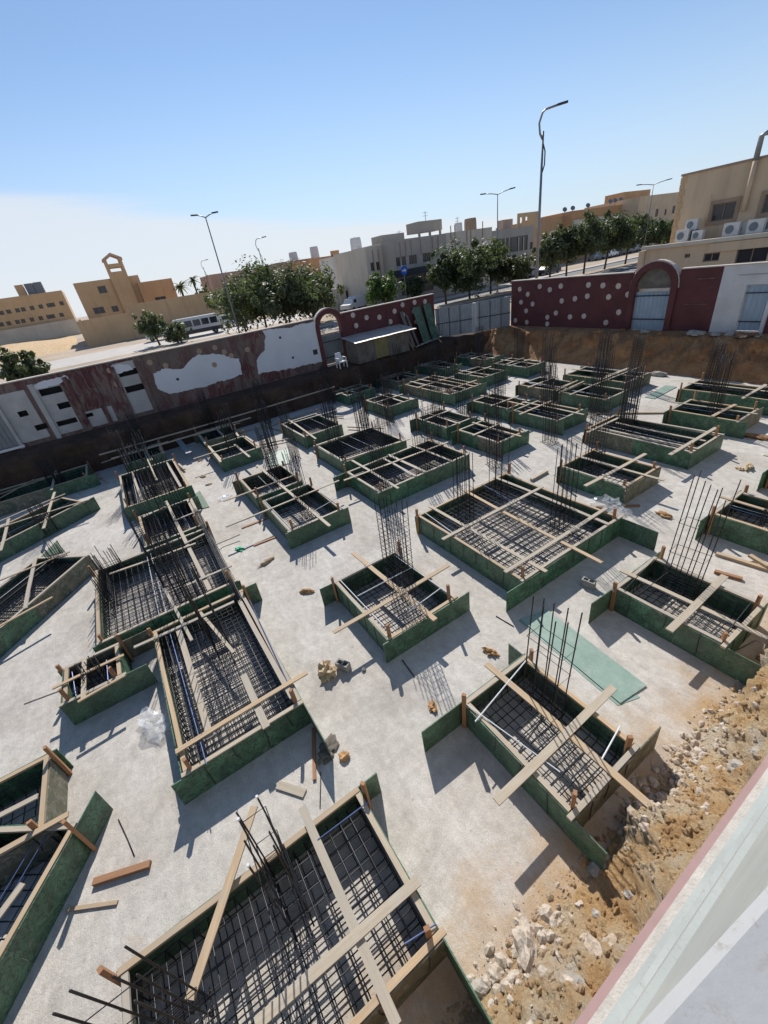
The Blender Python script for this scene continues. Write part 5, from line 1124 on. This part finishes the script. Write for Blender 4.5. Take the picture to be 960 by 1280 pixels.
b6, P = bx_building('apartment_block', 'grey rendered block with roof tank screens beyond the road', (491, 303.5), (557, 289), -57, 'b_grey_render', 12,
   [(x, 327 - (x - 500) * 0.16, 0.75, 1.15) for x in (498, 505, 514, 518.5, 531, 536)] + [(551, 297, 0.9, 1.4), (510, 358, 2.5, 2.2), (532, 353, 3.0, 2.4)])
b7, P = bx_building('apartment_block', 'lower grey block with dark vertical grooves behind the round trees', (557, 292), (615, 283), -57.4, 'b_cream', 12, [(590, 330, 1, 1.2)])
for bb, X, xs, yt, yb in ((b5, -60, (465, 472), 308, 345), (b6, -57, (499, 506, 513, 525, 540, 547), 302, 322), (b7, -57.4, (563, 568, 583, 588, 603), 291, 322)):
    for x in xs:
        a = onx(x, yt - (x - 500) * 0.14, X); q_ = onx(x, yb - (x - 500) * 0.14, X); box('groove_fin', X, X + 0.08, a.y - 0.06, a.y + 0.06, q_.z, a.z, 'b_brown_wall', bb)
a = onx(491, 342, -55.6); c = onx(545, 332, -55.6); box('canopy', -56.99, -55.6, a.y, c.y, a.z - 0.6, a.z + 0.25, 'metal_dark', b6)
for (l, r_, X, lab) in (((477, 297), (505, 292), -63, 'low concrete tank screen on the cream roof'), ((522, 280), (552, 273.5), -61, 'tall concrete tank screen on the grey roof')):
    a = onx(*l, X); c = onx(*r_, X); t_ = thing('tank_screen', (X, (a.y + c.y) / 2, 9), lab, 'tank'); zt = a.z + 0.3
    zb = onx((l[0] + r_[0]) / 2, l[1] + 9, X).z
    box('screen', X - 3, X, a.y, c.y, zb, zt, 'b_grey_render', t_)
    for y in (a.y + 0.3, (a.y + c.y) / 2, c.y - 0.3): box('post', X - 0.3, X - 0.05, y - 0.15, y + 0.15, zb - 3, zb, 'b_grey_render', t_)
b8, P = bx_building('house', 'grey-beige house with a deep shaded upper balcony', (600, 289), (668, 283), -63, 'b_grey_render', 12, [(640, 306, 8.5, 2.4), (664, 307, 0.8, 1.2)])
for k, x in enumerate((631, 636, 648, 654)): 
    a = onx(x, 306, -63.1); box('balcony_post', -63.1, -63.02, a.y - 0.1, a.y + 0.1, a.z - 1.2, a.z + 1.2, 'b_cream', b8)
a = onx(648, 270, -66); c = onx(674, 264, -66); t_ = thing('roof_room', (-67, (a.y + c.y) / 2, 11), 'beige roof room with openings beside the balcony house lamp', 'room')
v, f = wall_vf((-66, a.y, onx(648, 280, -66).z - 1), EY, EX, c.y - a.y, a.z - onx(648, 280, -66).z + 1.4, 0.3, [(0.5, 1.3, 1.1, 2.0), (2.0, 2.8, 1.1, 2.0)]); obj('wall', v, f, 'b_beige', t_)
tag(box('roof_hut', -66, -64.5, onx(629, 276, -64.5).y, onx(641, 274, -64.5).y, onx(635, 284, -64.5).z - 1, onx(635, 274, -64.5).z, 'b_pink_beige'), 'small pinkish roof hut on the balcony house', 'hut')
b9, P = bx_building('house', 'orange house right of the tall street lamp', (672, 274), (717, 269), -72, 'b_tan_orange', 12, [(680, 302, 1.5, 2.0)])
b10, P = bx_building('house', 'long beige terrace with roof dishes above the round trees', (715, 268), (800, 249), -70, 'b_orange', 14, [])
b11, P = bx_building('house', 'plain beige end house beside the big beige building', (800, 247), (872, 236), -66, 'b_beige_light', 14, [(821, 266, 1.2, 1.6), (842, 262, 1.2, 1.6), (832, 265, 0.8, 1.2)])
a = onx(718, 275, -69.4); c = onx(800, 262, -69.4); box('white_band', -69.99, -69.4, a.y, c.y, a.z - 1.6, a.z, 'b_cream', b10)
a = onx(780, 240, -75); c = onx(814, 233, -75); tag(box('roof_room', -80, -75, a.y, c.y, a.z - 5, a.z, 'b_tan_orange'), 'orange roof room at the top of the beige terrace', 'room')
for k, x in enumerate((735, 763, 769, 776, 706, 716)):
    q_ = onx(x, 266 - (x - 700) * 0.18 - 3, -71); v, f = disc_vf(q_, Vector((0.75, -0.45, 0.48)), 0.5, 0.05, 12)
    d_ = thing('satellite_dish', (q_.x, q_.y, q_.z - 1.2), 'satellite dish on a roof edge behind the round trees', 'dish', 'roof dishes behind the round trees'); obj('dish', v, f, 'tank_grey', d_)
    plank('mast', (q_.x, q_.y, q_.z - 2.2), (q_.x, q_.y, q_.z), 0.08, 0.08, 'metal_grey', d_, bow=0)
for k, (x, y, X, lab) in enumerate(((367, 322, -110, 'white roof tank on the dull brown house'), (393, 315, -110, 'pale square roof tank left of the orange house'), (445, 306, -80, 'round white roof tank on the cream house'), (573, 285, -62, 'low roof tank on the lower grey block'), (588, 283, -62, 'brown roof tank on the lower grey block'))):
    q_ = onx(x, y, X); s = 1.1 if k != 3 else 0.7
    vs, fs = tube_vf([(q_.x, q_.y, q_.z - 2.5), (q_.x, q_.y, q_.z + s * 0.6), (q_.x, q_.y, q_.z + s)], s, 12, s * 0.85); tag(obj('roof_tank', vs, fs, 'tank_white' if k != 4 else 'b_brown_wall', smooth=False), lab, 'tank')
for (x, y0_, y1_, X) in ((500, 288, 303, -66), (532, 264, 276, -64), (572, 271, 288, -64), (444, 296, 305, -82)):
    a = onx(x, y1_, X); q_ = onx(x, y0_, X); t_ = thing('roof_aerial', (a.x, a.y, a.z), 'thin roof aerial with short cross arms on the grey blocks', 'aerial', 'roof aerials')
    plank('mast', (a.x, a.y, a.z - 1), (a.x, a.y, q_.z), 0.06, 0.06, 'metal_grey', t_, bow=0)
    for k in (0.2, 0.6): plank('arm', (a.x, a.y - 0.5, q_.z - k), (a.x, a.y + 0.5, q_.z - k), 0.04, 0.04, 'metal_grey', t_, bow=0)
# street-level shopfronts behind the peeling wall
for k, (l, r_, yy, mt_) in enumerate((((408, 363), (430, 359), 362, 'b_cream_white'), ((424, 360), (450, 356), 358, 'b_cream'))):
    sf, P = bx_building('gatehouse', ('white gatehouse wall behind the white pickup', 'cream gatehouse wall with a dark doorway')[k], l, r_, -68 + k, mt_, 3, [(438, 372, 1.4, 2.2)] if k else [(415, 373, 0.6, 1.6)])
# ---- big beige building on the right with its lower annex
YB, YN = 38.0, 36.0
a = ony(853, 220, YB); zt = 9.66
x0b = a.x
hb = []
for (tl, br) in (((891.5, 256), (916, 273.5)), ((957, 243), (985, 262))):
    p_ = ony(*tl, YB); q_ = ony(*br, YB); hb.append((p_.x - x0b, q_.x - x0b, q_.z - G, p_.z - G))
bb, P = building('beige_building', 'big beige building with brown window surrounds and a roof duct', (x0b, YB, G), EX, NY, 26, zt - G, 12, 'b_beige_light', hb, frames=True)
for h in hb:
    for a0, a1, b0, b1 in ((h[0] - 0.22, h[0], h[2] - 0.22, h[3] + 0.22), (h[1], h[1] + 0.22, h[2] - 0.22, h[3] + 0.22), (h[0], h[1], h[3], h[3] + 0.22), (h[0], h[1], h[2] - 0.22, h[2])):
        box('window_surround', x0b + a0, x0b + a1, YB - 0.06, YB - 0.002, G + b0, G + b1, 'b_brown_wall', bb)
box('roof_edge', x0b - 0.05, x0b + 26, YB - 0.08, YB + 0.3, zt, zt + 0.12, 'b_brown_wall', bb)
for k in range(15): 
    s = 0.22 if k % 2 else 0.34; box('quoin', x0b - 0.03, x0b + s, YB - 0.05, YB - 0.002, 4.2 + k * 0.36, 4.2 + k * 0.36 + 0.33, 'b_beige', bb)
for tl, br, wd in (((931, 264), (946, 200), 0.28), ((884, 279), (891, 243), 0.09)):
    p_ = ony(*tl, YB); q_ = ony(*br, YB); x_ = p_.x if wd < 0.2 else (p_.x + q_.x) / 2
    v, f = tube_vf([(x_, YB - 0.2, p_.z), (x_, YB - 0.2, q_.z)], wd / 2, 8); obj('duct' if wd > .2 else 'pipe', v, f, 'b_beige_light', bb, smooth=True)
p_ = ony(946, 200, YB); q_ = ony(953, 170, YB); x_ = (ony(931, 264, YB).x + p_.x) / 2
v, f = tube_vf([(x_, YB - 0.2, p_.z - 0.02), (x_, YB - 0.2, q_.z), (x_ + 0.35, YB - 0.2, q_.z + 0.1)], 0.16, 8); obj('roof_duct', v, f, 'duct_metal', bb, smooth=True)
aw = ony(811, 313, YN).x - 0.2
zA = 5.55
hn = []
for tl, br in (((922, 311), (957, 327)), ((880, 317), (898, 326)), ((856, 317.5), (862, 322))):
    p_ = ony(*tl, YN); q_ = ony(*br, YN); hn.append((p_.x - aw, q_.x - aw, q_.z - G, p_.z - G))
an, P = building('annex', 'low beige annex with a dark doorway, under the row of cooling units', (aw, YN, G), EX, NY, 27, zA - G, 1.94, 'b_beige_light', hn, parapet=0.05)
box('cornice', aw - 0.25, aw + 27, YN - 0.22, YN + 0.3, zA, zA + 0.22, 'b_cream', an); box('cornice_band', aw + 4.2, aw + 27, YN - 0.15, YN - 0.002, zA - 0.55, zA - 0.05, 'b_beige_light', an)
box('end_pier', aw - 0.45, aw - 0.01, YN - 0.1, YN + 1.9, G, zA - 0.05, 'b_beige_light', an)
for k, (x, y, s) in enumerate(((853, 298, 1.0), (861, 288, 0.9), (873, 292, 0.8), (914, 291, 1.05), (923, 285, 0.9), (945, 284, 1.05), (958, 281, 0.9))):
    q_ = ony(x, y, YN + 0.75); u0 = zA + 0.22
    t_ = thing('cooling_unit', (q_.x, YN + 0.75, u0), 'white outdoor cooling unit on the annex roof ' + ('beside the building corner', 'stacked behind the corner one', 'turned sideways near the corner', 'below the framed window', 'right of the one below the window', 'left of the last visible unit', 'last in the row')[k], 'cooling unit', 'cooling units on the annex roof')
    zz = u0 + (0.62 if k == 1 else 0); yo = 0.35 if k == 1 else 0.42 if k in (4, 6) else 0
    if k == 1: box('stand', q_.x - 0.4, q_.x + 0.4, YN + 0.9, YN + 1.3, u0, u0 + 0.62, 'metal_dark', t_)
    box('casing', q_.x - 0.42 * s, q_.x + 0.42 * s, YN + 0.58 + yo, YN + 0.92 + yo, zz, zz + 0.72 * s, 'ac_white', t_)
    v, f = disc_vf((q_.x - 0.08, YN + 0.578 + yo, zz + 0.36 * s), NY, 0.23 * s, 0.02); obj('fan_grille', v, f, 'tank_grey', t_)
# ------------------------------------------------------------------ lamps, sign
def lamp(px_, py_, dist, label, arms=1, sp=1.6, curved=False, r=0.10, axis=EY):
    d = ray(px_, py_); k = dist / math.hypot(d.x, d.y); T = Vector((d.x * k, d.y * k, HC + d.z * k))
    t_ = thing('street_lamp', (T.x, T.y, G), label, 'street lamp')
    v, f = tube_vf([(T.x, T.y, G), (T.x, T.y, (G + T.z) / 2), (T.x, T.y, T.z)], r, 8, r * 0.55); obj('pole', v, f, 'metal_grey', t_, smooth=True)
    v, f = tube_vf([(T.x, T.y, G), (T.x, T.y, G + 0.25)], r * 1.9, 8); obj('base', v, f, 'metal_grey', t_)
    ax = Vector(axis)
    for s in ((1,) if arms == 1 else (1, -1)):
        b0 = Vector((T.x, T.y, T.z))
        if curved: pts = [b0 - Vector((0, 0, 0.5)), b0 - ax * 0.22 - Vector((0, 0, 0.1)), b0 - ax * 0.3 + Vector((0, 0, 0.5)), b0 - ax * 0.1 + Vector((0, 0, 1.05)), b0 + ax * 0.12 + Vector((0, 0, 1.2)), b0 + ax * 1.0 + Vector((0, 0, 1.28))]
        else: pts = [b0, b0 + ax * (s * sp * 0.5) + Vector((0, 0, 0.18)), b0 + ax * (s * sp) + Vector((0, 0, 0.3))]
        v, f = tube_vf(pts, r * 0.5, 6); obj('arm', v, f, 'metal_grey', t_, smooth=True)
        e = pts[-1]; p_ = e - ax * (s * 0.1); q_ = e + ax * (s * 0.6) + Vector((0, 0, 0.04))
        plank('lamp_head', p_, q_, 0.26, 0.11, 'metal_dark', t_, bow=0)
    if curved:
        v, f = tube_vf([b0 - Vector((0, 0, 2.6)), b0 + ax * 0.2 - Vector((0, 0, 2.0)), b0 + ax * 0.2 - Vector((0, 0, 1.2)), b0 - Vector((0, 0, 0.6))], r * 0.35, 6); obj('scroll', v, f, 'metal_dark', t_, smooth=True)
lamp(679, 164, 43, 'tall grey street lamp with a curled arm behind the dotted red wall', 1, curved=True, r=0.14, axis=Vector((0.75, 0.66, 0)))
lamp(257, 272, 56, 'tall double-headed street lamp above the feathery trees', 2, 0.8, r=0.10, axis=Vector((0.35, 0.94, 0)))
lamp(323, 310, 80, 'curled-arm street lamp rising beyond the feathery trees', 1, curved=True, r=0.10, axis=Vector((0.45, 0.9, 0)))
lamp(622, 243, 66, 'double-armed street lamp on the median left of the tallest lamp', 2, 1.5, r=0.09, axis=Vector((0.75, 0.66, 0)))
lamp(817, 231, 88, 'double-armed street lamp before the beige end house', 2, 1.7, r=0.09, axis=Vector((0.75, 0.66, 0)))
lamp(254, 334, 118, 'far curled-arm street lamp behind the tan compound wall', 1, curved=True, r=0.10, axis=Vector((0.45, 0.9, 0)))
sg = gz(505, 372, G); sg = onx(505, 338, -52); t_ = thing('road_sign', (-52, sg.y, G), 'round blue road sign with a white arrow by the grey block', 'sign')
plank('post', (-52.03, sg.y, G), (-52.03, sg.y, sg.z + 0.5), 0.08, 0.08, 'metal_grey', t_, bow=0)
v, f = disc_vf((-51.98, sg.y, sg.z), EX, 0.55, 0.03, 18); d_ = obj('face', v, f, 'sign_blue', t_)
obj('arrow', [(-51.945, sg.y - 0.35, sg.z - 0.08), (-51.945, sg.y + 0.05, sg.z - 0.08), (-51.945, sg.y + 0.05, sg.z - 0.25), (-51.945, sg.y + 0.38, sg.z), (-51.945, sg.y + 0.05, sg.z + 0.25), (-51.945, sg.y + 0.05, sg.z + 0.08), (-51.945, sg.y - 0.35, sg.z + 0.08)], [tuple(range(7))], 'road_paint', d_)
# ------------------------------------------------------------------ vehicles
def vehicle(name, label, cat, c, ang, prof, wid, body, wins, wheels, wr=0.33, group=None, skirt=None, lights=True):
    """prof: side outline (along, height); wins: (a0,a1,z0,z1) side windows"""
    c = Vector(c); d = Vector((math.cos(ang), math.sin(ang), 0)); s = Vector((-math.sin(ang), math.cos(ang), 0))
    P = lambda a, b, z: c + d * a + s * b + Vector((0, 0, z))
    t_ = thing(name, c, label, cat, group); N = len(prof); top = max(p[1] for p in prof)
    ins = lambda z: wid / 2 - (0.10 * max(0, (z - top * 0.55)) / (top * 0.45))
    vs = [P(a, -ins(z), z) for a, z in prof] + [P(a, ins(z), z) for a, z in prof]
    obj('body', vs, [tuple(range(N)), tuple(range(2 * N - 1, N - 1, -1))] + [(i, i + N, (i + 1) % N + N, (i + 1) % N) for i in range(N)], body, t_)
    for (a0, a1, z0, z1) in wins:
        for sd in (-1, 1):
            y0, y1 = sd * (ins(z0) + 0.004), sd * (ins(z1) + 0.004); y2, y3 = sd * (ins(z0) - 0.03), sd * (ins(z1) - 0.03)
            obj('window', [P(a0, y0, z0), P(a1, y0, z0), P(a1, y2, z0), P(a0, y2, z0), P(a0, y1, z1), P(a1, y1, z1), P(a1, y3, z1), P(a0, y3, z1)], CUBE_F, 'window_glass', t_)
    for a in wheels:
        for sd in (-1, 1):
            v, f = tube_vf([P(a, sd * (wid / 2 - 0.2), wr), P(a, sd * (wid / 2 + 0.015), wr)], wr, 12); w_ = obj('wheel', v, f, 'tyre', t_)
            v, f = tube_vf([P(a, sd * (wid / 2 + 0.01), wr), P(a, sd * (wid / 2 + 0.03), wr)], wr * 0.55, 10); obj('rim', v, f, 'metal_grey', w_)
    if skirt:
        for sd in (-1, 1):
            vs = [P(prof[0][0] + 0.3, sd * (wid / 2 + 0.006), skirt[0]), P(prof[-1][0] - 0.3 if prof[-1][0] > 1 else skirt[2], sd * (wid / 2 + 0.006), skirt[0])]
            y0, y1 = sd * (wid / 2 + 0.006), sd * (wid / 2 - 0.02)
            obj('skirt', [P(skirt[2], y0, skirt[0]), P(skirt[3], y0, skirt[0]), P(skirt[3], y1, skirt[0]), P(skirt[2], y1, skirt[0]), P(skirt[2], y0, skirt[1]), P(skirt[3], y0, skirt[1]), P(skirt[3], y1, skirt[1]), P(skirt[2], y1, skirt[1])], CUBE_F, 'car_dark', t_)
    fr = max(p[0] for p in prof)
    for sd in (-1, 1):
        obj('headlight', [P(fr - 0.03, sd * wid * 0.28, 0.62), P(fr + 0.015, sd * wid * 0.28, 0.62), P(fr + 0.015, sd * wid * 0.42, 0.62), P(fr - 0.03, sd * wid * 0.42, 0.62), P(fr - 0.03, sd * wid * 0.28, 0.78), P(fr + 0.015, sd * wid * 0.28, 0.78), P(fr + 0.015, sd * wid * 0.42, 0.78), P(fr - 0.03, sd * wid * 0.42, 0.78)], CUBE_F, 'road_paint', t_)
    return t_
BUS = [(-3.4, 0.45), (-3.4, 2.55), (-3.2, 2.68), (2.9, 2.68), (3.25, 2.5), (3.5, 1.4), (3.5, 0.45)]
q_ = gz(252, 419, G)
vehicle('minibus', 'white minibus with a dark lower band parked by the tan compound wall', 'bus', (q_.x, q_.y, G + 0.01), R_(84), BUS, 2.1, 'car_white', [(-3.2 + 1.25 * k, -2.15 + 1.25 * k, 1.45, 2.3) for k in range(5)], (-2.2, 2.2), 0.38, skirt=(0.5, 1.0, -3.3, 3.4))
VAN = [(-2.3, 0.4), (-2.3, 1.85), (-2.1, 1.95), (0.9, 1.95), (1.6, 1.15), (2.3, 1.0), (2.35, 0.4)]
q_ = gz(298, 407, G); vehicle('van', 'white van partly hidden by the lamp post near the minibus', 'van', (q_.x - 1, q_.y, G + 0.01), R_(80), VAN, 1.8, 'car_white', [(-2.1, -0.9, 1.25, 1.8), (-0.8, 0.3, 1.25, 1.8), (0.4, 0.95, 1.25, 1.75)], (-1.5, 1.5))
q_ = gz(206, 425, G); vehicle('van', 'pale blue-white van behind the small bushy trees', 'van', (q_.x - 2, q_.y, G + 0.01), R_(80), VAN, 1.8, 'car_white', [(-2.1, -0.9, 1.25, 1.8), (-0.8, 0.3, 1.25, 1.8)], (-1.5, 1.5))
PICK = [(-2.6, 0.5), (-2.6, 2.0), (0.6, 2.0), (0.7, 1.75), (1.5, 1.75), (1.9, 1.15), (2.6, 1.05), (2.65, 0.5)]
q_ = gz(446, 388, G); vehicle('pickup', 'white box pickup behind the wall right of the open arch', 'pickup', (q_.x, q_.y, G + 0.01), R_(-70), PICK, 1.85, 'car_white', [(0.8, 1.4, 1.2, 1.65)], (-1.6, 1.6))
SEDAN = [(-2.2, 0.35), (-2.25, 0.85), (-1.6, 0.98), (-1.0, 1.42), (0.35, 1.45), (1.05, 0.98), (2.1, 0.82), (2.2, 0.35)]
for k, (x, y, mt_) in enumerate(((634, 352, 'car_white'), (648, 350, 'car_grey'), (663, 346, 'car_white'), (686, 343, 'car_dark'), (745, 325, 'car_grey'), (762, 322, 'car_white'), (775, 319, 'car_dark'), (788, 316, 'car_grey'), (800, 313, 'car_white'), (590, 362, 'car_white'))):
    q_ = gz(x, y, G); vehicle('parked_car', ('white', 'grey', 'white', 'dark', 'grey', 'white', 'dark', 'grey', 'white', 'white')[k] + ' car parked along the far kerb ' + ('near the median lamp', 'left of the tall lamp pole', 'right behind the tall lamp pole', 'under the first round tree', 'between round tree trunks', 'in the row under the round trees', 'in the row under the round trees', 'near the end of the tree row', 'at the end of the tree row', 'behind the pair of dark trees')[k], 'car', (q_.x, q_.y, G + 0.01), R_(90 + 4 * (k % 3)), SEDAN, 1.75, mt_, [(-1.0, -0.1, 0.98, 1.36), (0.0, 0.75, 0.98, 1.36)], (-1.35, 1.35), 0.31, 'cars parked along the far kerb')
for (px_, py_) in ((370, 393), (375, 391)):
    pass
# ------------------------------------------------------------------ trees
def tree(label, base, hgt, cr, ch, leaf, seed, n=2600, ls=0.30, trunk=0.35, name='street_tree', shape=0.0, squash=1.0):
    r = random.Random(seed); base = Vector(base); t_ = thing(name, base, label, 'tree')
    mb = MB(); th = hgt - ch * 0.75
    bend = Vector((r.uniform(-0.3, 0.3), r.uniform(-0.3, 0.3), 0))
    top = base + bend + Vector((0, 0, th)); mb.add(tube_vf([base, base + bend * 0.4 + Vector((0, 0, th * 0.5)), top], trunk * 0.45, 7, trunk * 0.28))
    cc = base + bend + Vector((0, 0, hgt - ch / 2)); cl = []
    for k in range(46):
        u = Vector((r.gauss(0, 1), r.gauss(0, 1), r.gauss(0, 1))).normalized() * r.uniform(0.25, 1.0)
        lz = 1.0 - 0.35 * max(0, u.z)
        c = cc + Vector((u.x * cr * 0.86 * lz, u.y * cr * 0.86 * lz, u.z * ch * 0.44)); cl.append((c, r.uniform(0.22, 1.0) * cr * 0.36))
        if k < 14:
            m_ = top.lerp(c, 0.5) + Vector((0, 0, -0.1 * ch)); mb.add(tube_vf([top - Vector((0, 0, th * 0.15)), m_, c], trunk * 0.2, 5, trunk * 0.05))
    mb.build('trunk', 'bark', t_, True)
    vs = []; fs = []
    for k in range(9):
        u = Vector((r.gauss(0, 1), r.gauss(0, 1), abs(r.gauss(0.3, 0.7)))).normalized() * r.uniform(1.0, 1.18); cl.append((cc + Vector((u.x * cr * 0.9, u.y * cr * 0.9, u.z * ch * 0.47)), cr * r.uniform(0.08, 0.2)))
    n = int(n * 2.0); ls *= 0.80
    for i in range(n):
        c, rr = cl[r.randrange(len(cl))]
        if rr < cr * 0.2 and r.random() < 0.5: c, rr = cl[r.randrange(46)]
        d = Vector((r.gauss(0, 1), r.gauss(0, 1), r.gauss(0, 1))).normalized() * (rr * r.random() ** 0.45)
        p = c + Vector((d.x, d.y, d.z * 1.25)); 
        if shape: p.z -= shape * r.random() * (abs(d.x) + abs(d.y)) 
        nn = (d + Vector((r.uniform(-1, 1), r.uniform(-1, 1), r.uniform(-0.2, 1.2))) * rr * 0.6).normalized(); a = nn.orthogonal().normalized(); a.rotate(Matrix.Rotation(r.uniform(0, 6.28), 3, nn)); b_ = nn.cross(a)
        s = ls * r.uniform(0.6, 1.3); k = len(vs)
        vs += [p - a * s, p + b_ * s * 0.45, p + a * s, p - b_ * s * 0.45]; fs.append((k, k + 1, k + 2, k + 3))
    obj('crown', vs, fs, leaf, t_)
    return t_
WIDE = {'leaf_dark': 1.55, 'leaf_mid': 1.3, 'leaf_olive': 1.25, 'leaf_bright': 1.1}
def tree_px(label, px_top, px_base, dist, width_px, leaf, seed, crown=0.75, **kw):
    """tree whose crown top / foot are seen at these pixels (foot may be hidden), at a given distance"""
    d = ray(*px_top); k = dist / math.hypot(d.x, d.y); T = Vector((d.x * k, d.y * k, HC + d.z * k)); hgt = T.z - G
    depth = (Vector((d.x, d.y, d.z)) * k).dot(Vector((WX[2], WY[2], WZ[2])))
    cr = width_px * WIDE.get(leaf, 1.2) / FPX * depth / 2
    return tree(label, (T.x, T.y, G), hgt, cr, hgt * crown, leaf, seed, **kw)
tree_px('feathery tree beside the double-headed lamp, spilling over the wall', (313, 333), None, 62, 96, 'leaf_mid', 1, 0.85, n=3600)
tree_px('dense feathery tree in the middle of the clump behind the peeling wall', (345, 334), None, 58, 92, 'leaf_mid', 2, 0.85, n=3600)
tree_px('feathery tree nearest the open arch in the clump', (384, 342), None, 62, 72, 'leaf_olive', 3, 0.85, n=3000)
tree_px('lower feathery tree filling the gap under the lamp', (290, 352), None, 66, 56, 'leaf_mid', 31, 0.85, n=1800)
tree_px('small bushy tree growing left of the minibus', (184, 390), None, 72, 30, 'leaf_mid', 4, 0.85, n=1500, ls=0.26)
tree_px('low round bush in front of the minibus tail', (214, 405), None, 70, 30, 'leaf_mid', 5, 0.9, n=1300, ls=0.26)
tree_px('bushy tree at the left end of the peeling wall', (3, 432), None, 36, 46, 'leaf_mid', 6, 0.85, n=2200, ls=0.2)
tree_px('bright green young tree behind the red disc wall', (478, 340), None, 60, 46, 'leaf_bright', 7, 0.85, n=2600, ls=0.26)
tree_px('dark thin tree in front of the grey block', (515, 345), None, 66, 22, 'leaf_dark', 8, 0.8, n=700)
tree_px('dark tall-crowned tree left in the pair on the median', (554, 316), None, 61, 34, 'leaf_dark', 9, 0.78, n=2400)
tree_px('biggest dark tree of the pair on the median', (585, 303), None, 62, 62, 'leaf_dark', 10, 0.78, n=3800)
tree_px('dark tree touching the median lamp', (613, 306), None, 66, 34, 'leaf_dark', 11, 0.75, n=1800)
tree_px('olive coloured low tree behind the dotted wall end', (645, 320), None, 66, 46, 'leaf_olive', 12, 0.75, n=2200)
for k, (x, y, dx, w_) in enumerate(((690, 290, 72, 34), (713, 278, 75, 40), (737, 263, 78, 46), (764, 264, 82, 44), (790, 268, 88, 40), (815, 272, 94, 34), (834, 276, 98, 26))):
    tree_px(('first round street tree right of the tallest lamp', 'second round street tree right of the tallest lamp', 'third and tallest round street tree of the row', 'fourth round street tree of the row', 'fifth round street tree of the row', 'sixth round street tree of the row', 'last round street tree beside the beige building')[k], (x, y), None, dx, w_, 'leaf_dark' if k % 2 else 'leaf_mid', 20 + k, 0.72, n=2600)
# palms over the compound wall
def palm(label, px_, py_, dist, seed):
    r = random.Random(seed); d = ray(px_, py_); k = dist / math.hypot(d.x, d.y); T = Vector((d.x * k, d.y * k, HC + d.z * k)); t_ = thing('palm_tree', (T.x, T.y, G), label, 'tree')
    v, f = tube_vf([(T.x, T.y, G), (T.x, T.y, T.z)], 0.28, 8, 0.2); obj('trunk', v, f, 'bark', t_)
    vs = []; fs = []
    for i in range(26):
        a = r.uniform(0, 6.28); L = r.uniform(1.8, 2.8); el = r.uniform(-0.2, 1.2); prev = None
        for j in range(7):
            s = j / 6; p = Vector((T.x, T.y, T.z)) + Vector((math.cos(a), math.sin(a), 0)) * (L * s * math.cos(el * (1 - s * 0.5))) + Vector((0, 0, L * (s * math.sin(el) - 0.55 * s * s)))
            wd = 0.32 * (1 - s) + 0.05; sd = Vector((-math.sin(a), math.cos(a), 0)) * wd
            m_ = len(vs); vs += [p - sd - Vector((0, 0, wd * .5)), p, p + sd - Vector((0, 0, wd * .5))]
            if prev is not None: fs += [(prev, prev + 1, m_ + 1, m_), (prev + 1, prev + 2, m_ + 2, m_ + 1)]
            prev = m_
    obj('crown', vs, fs, 'leaf_mid', t_)
palm('palm crown rising over the compound wall right of the villa', 225, 358, 112, 1); palm('far palm crown on the skyline behind the compound wall', 241, 350, 135, 2); palm('palm behind the compound wall near the skyline aerial', 262, 349, 130, 3)
tree_px('dark bush showing over the compound wall', (251, 357), None, 118, 14, 'leaf_dark', 44, 0.5, n=600)
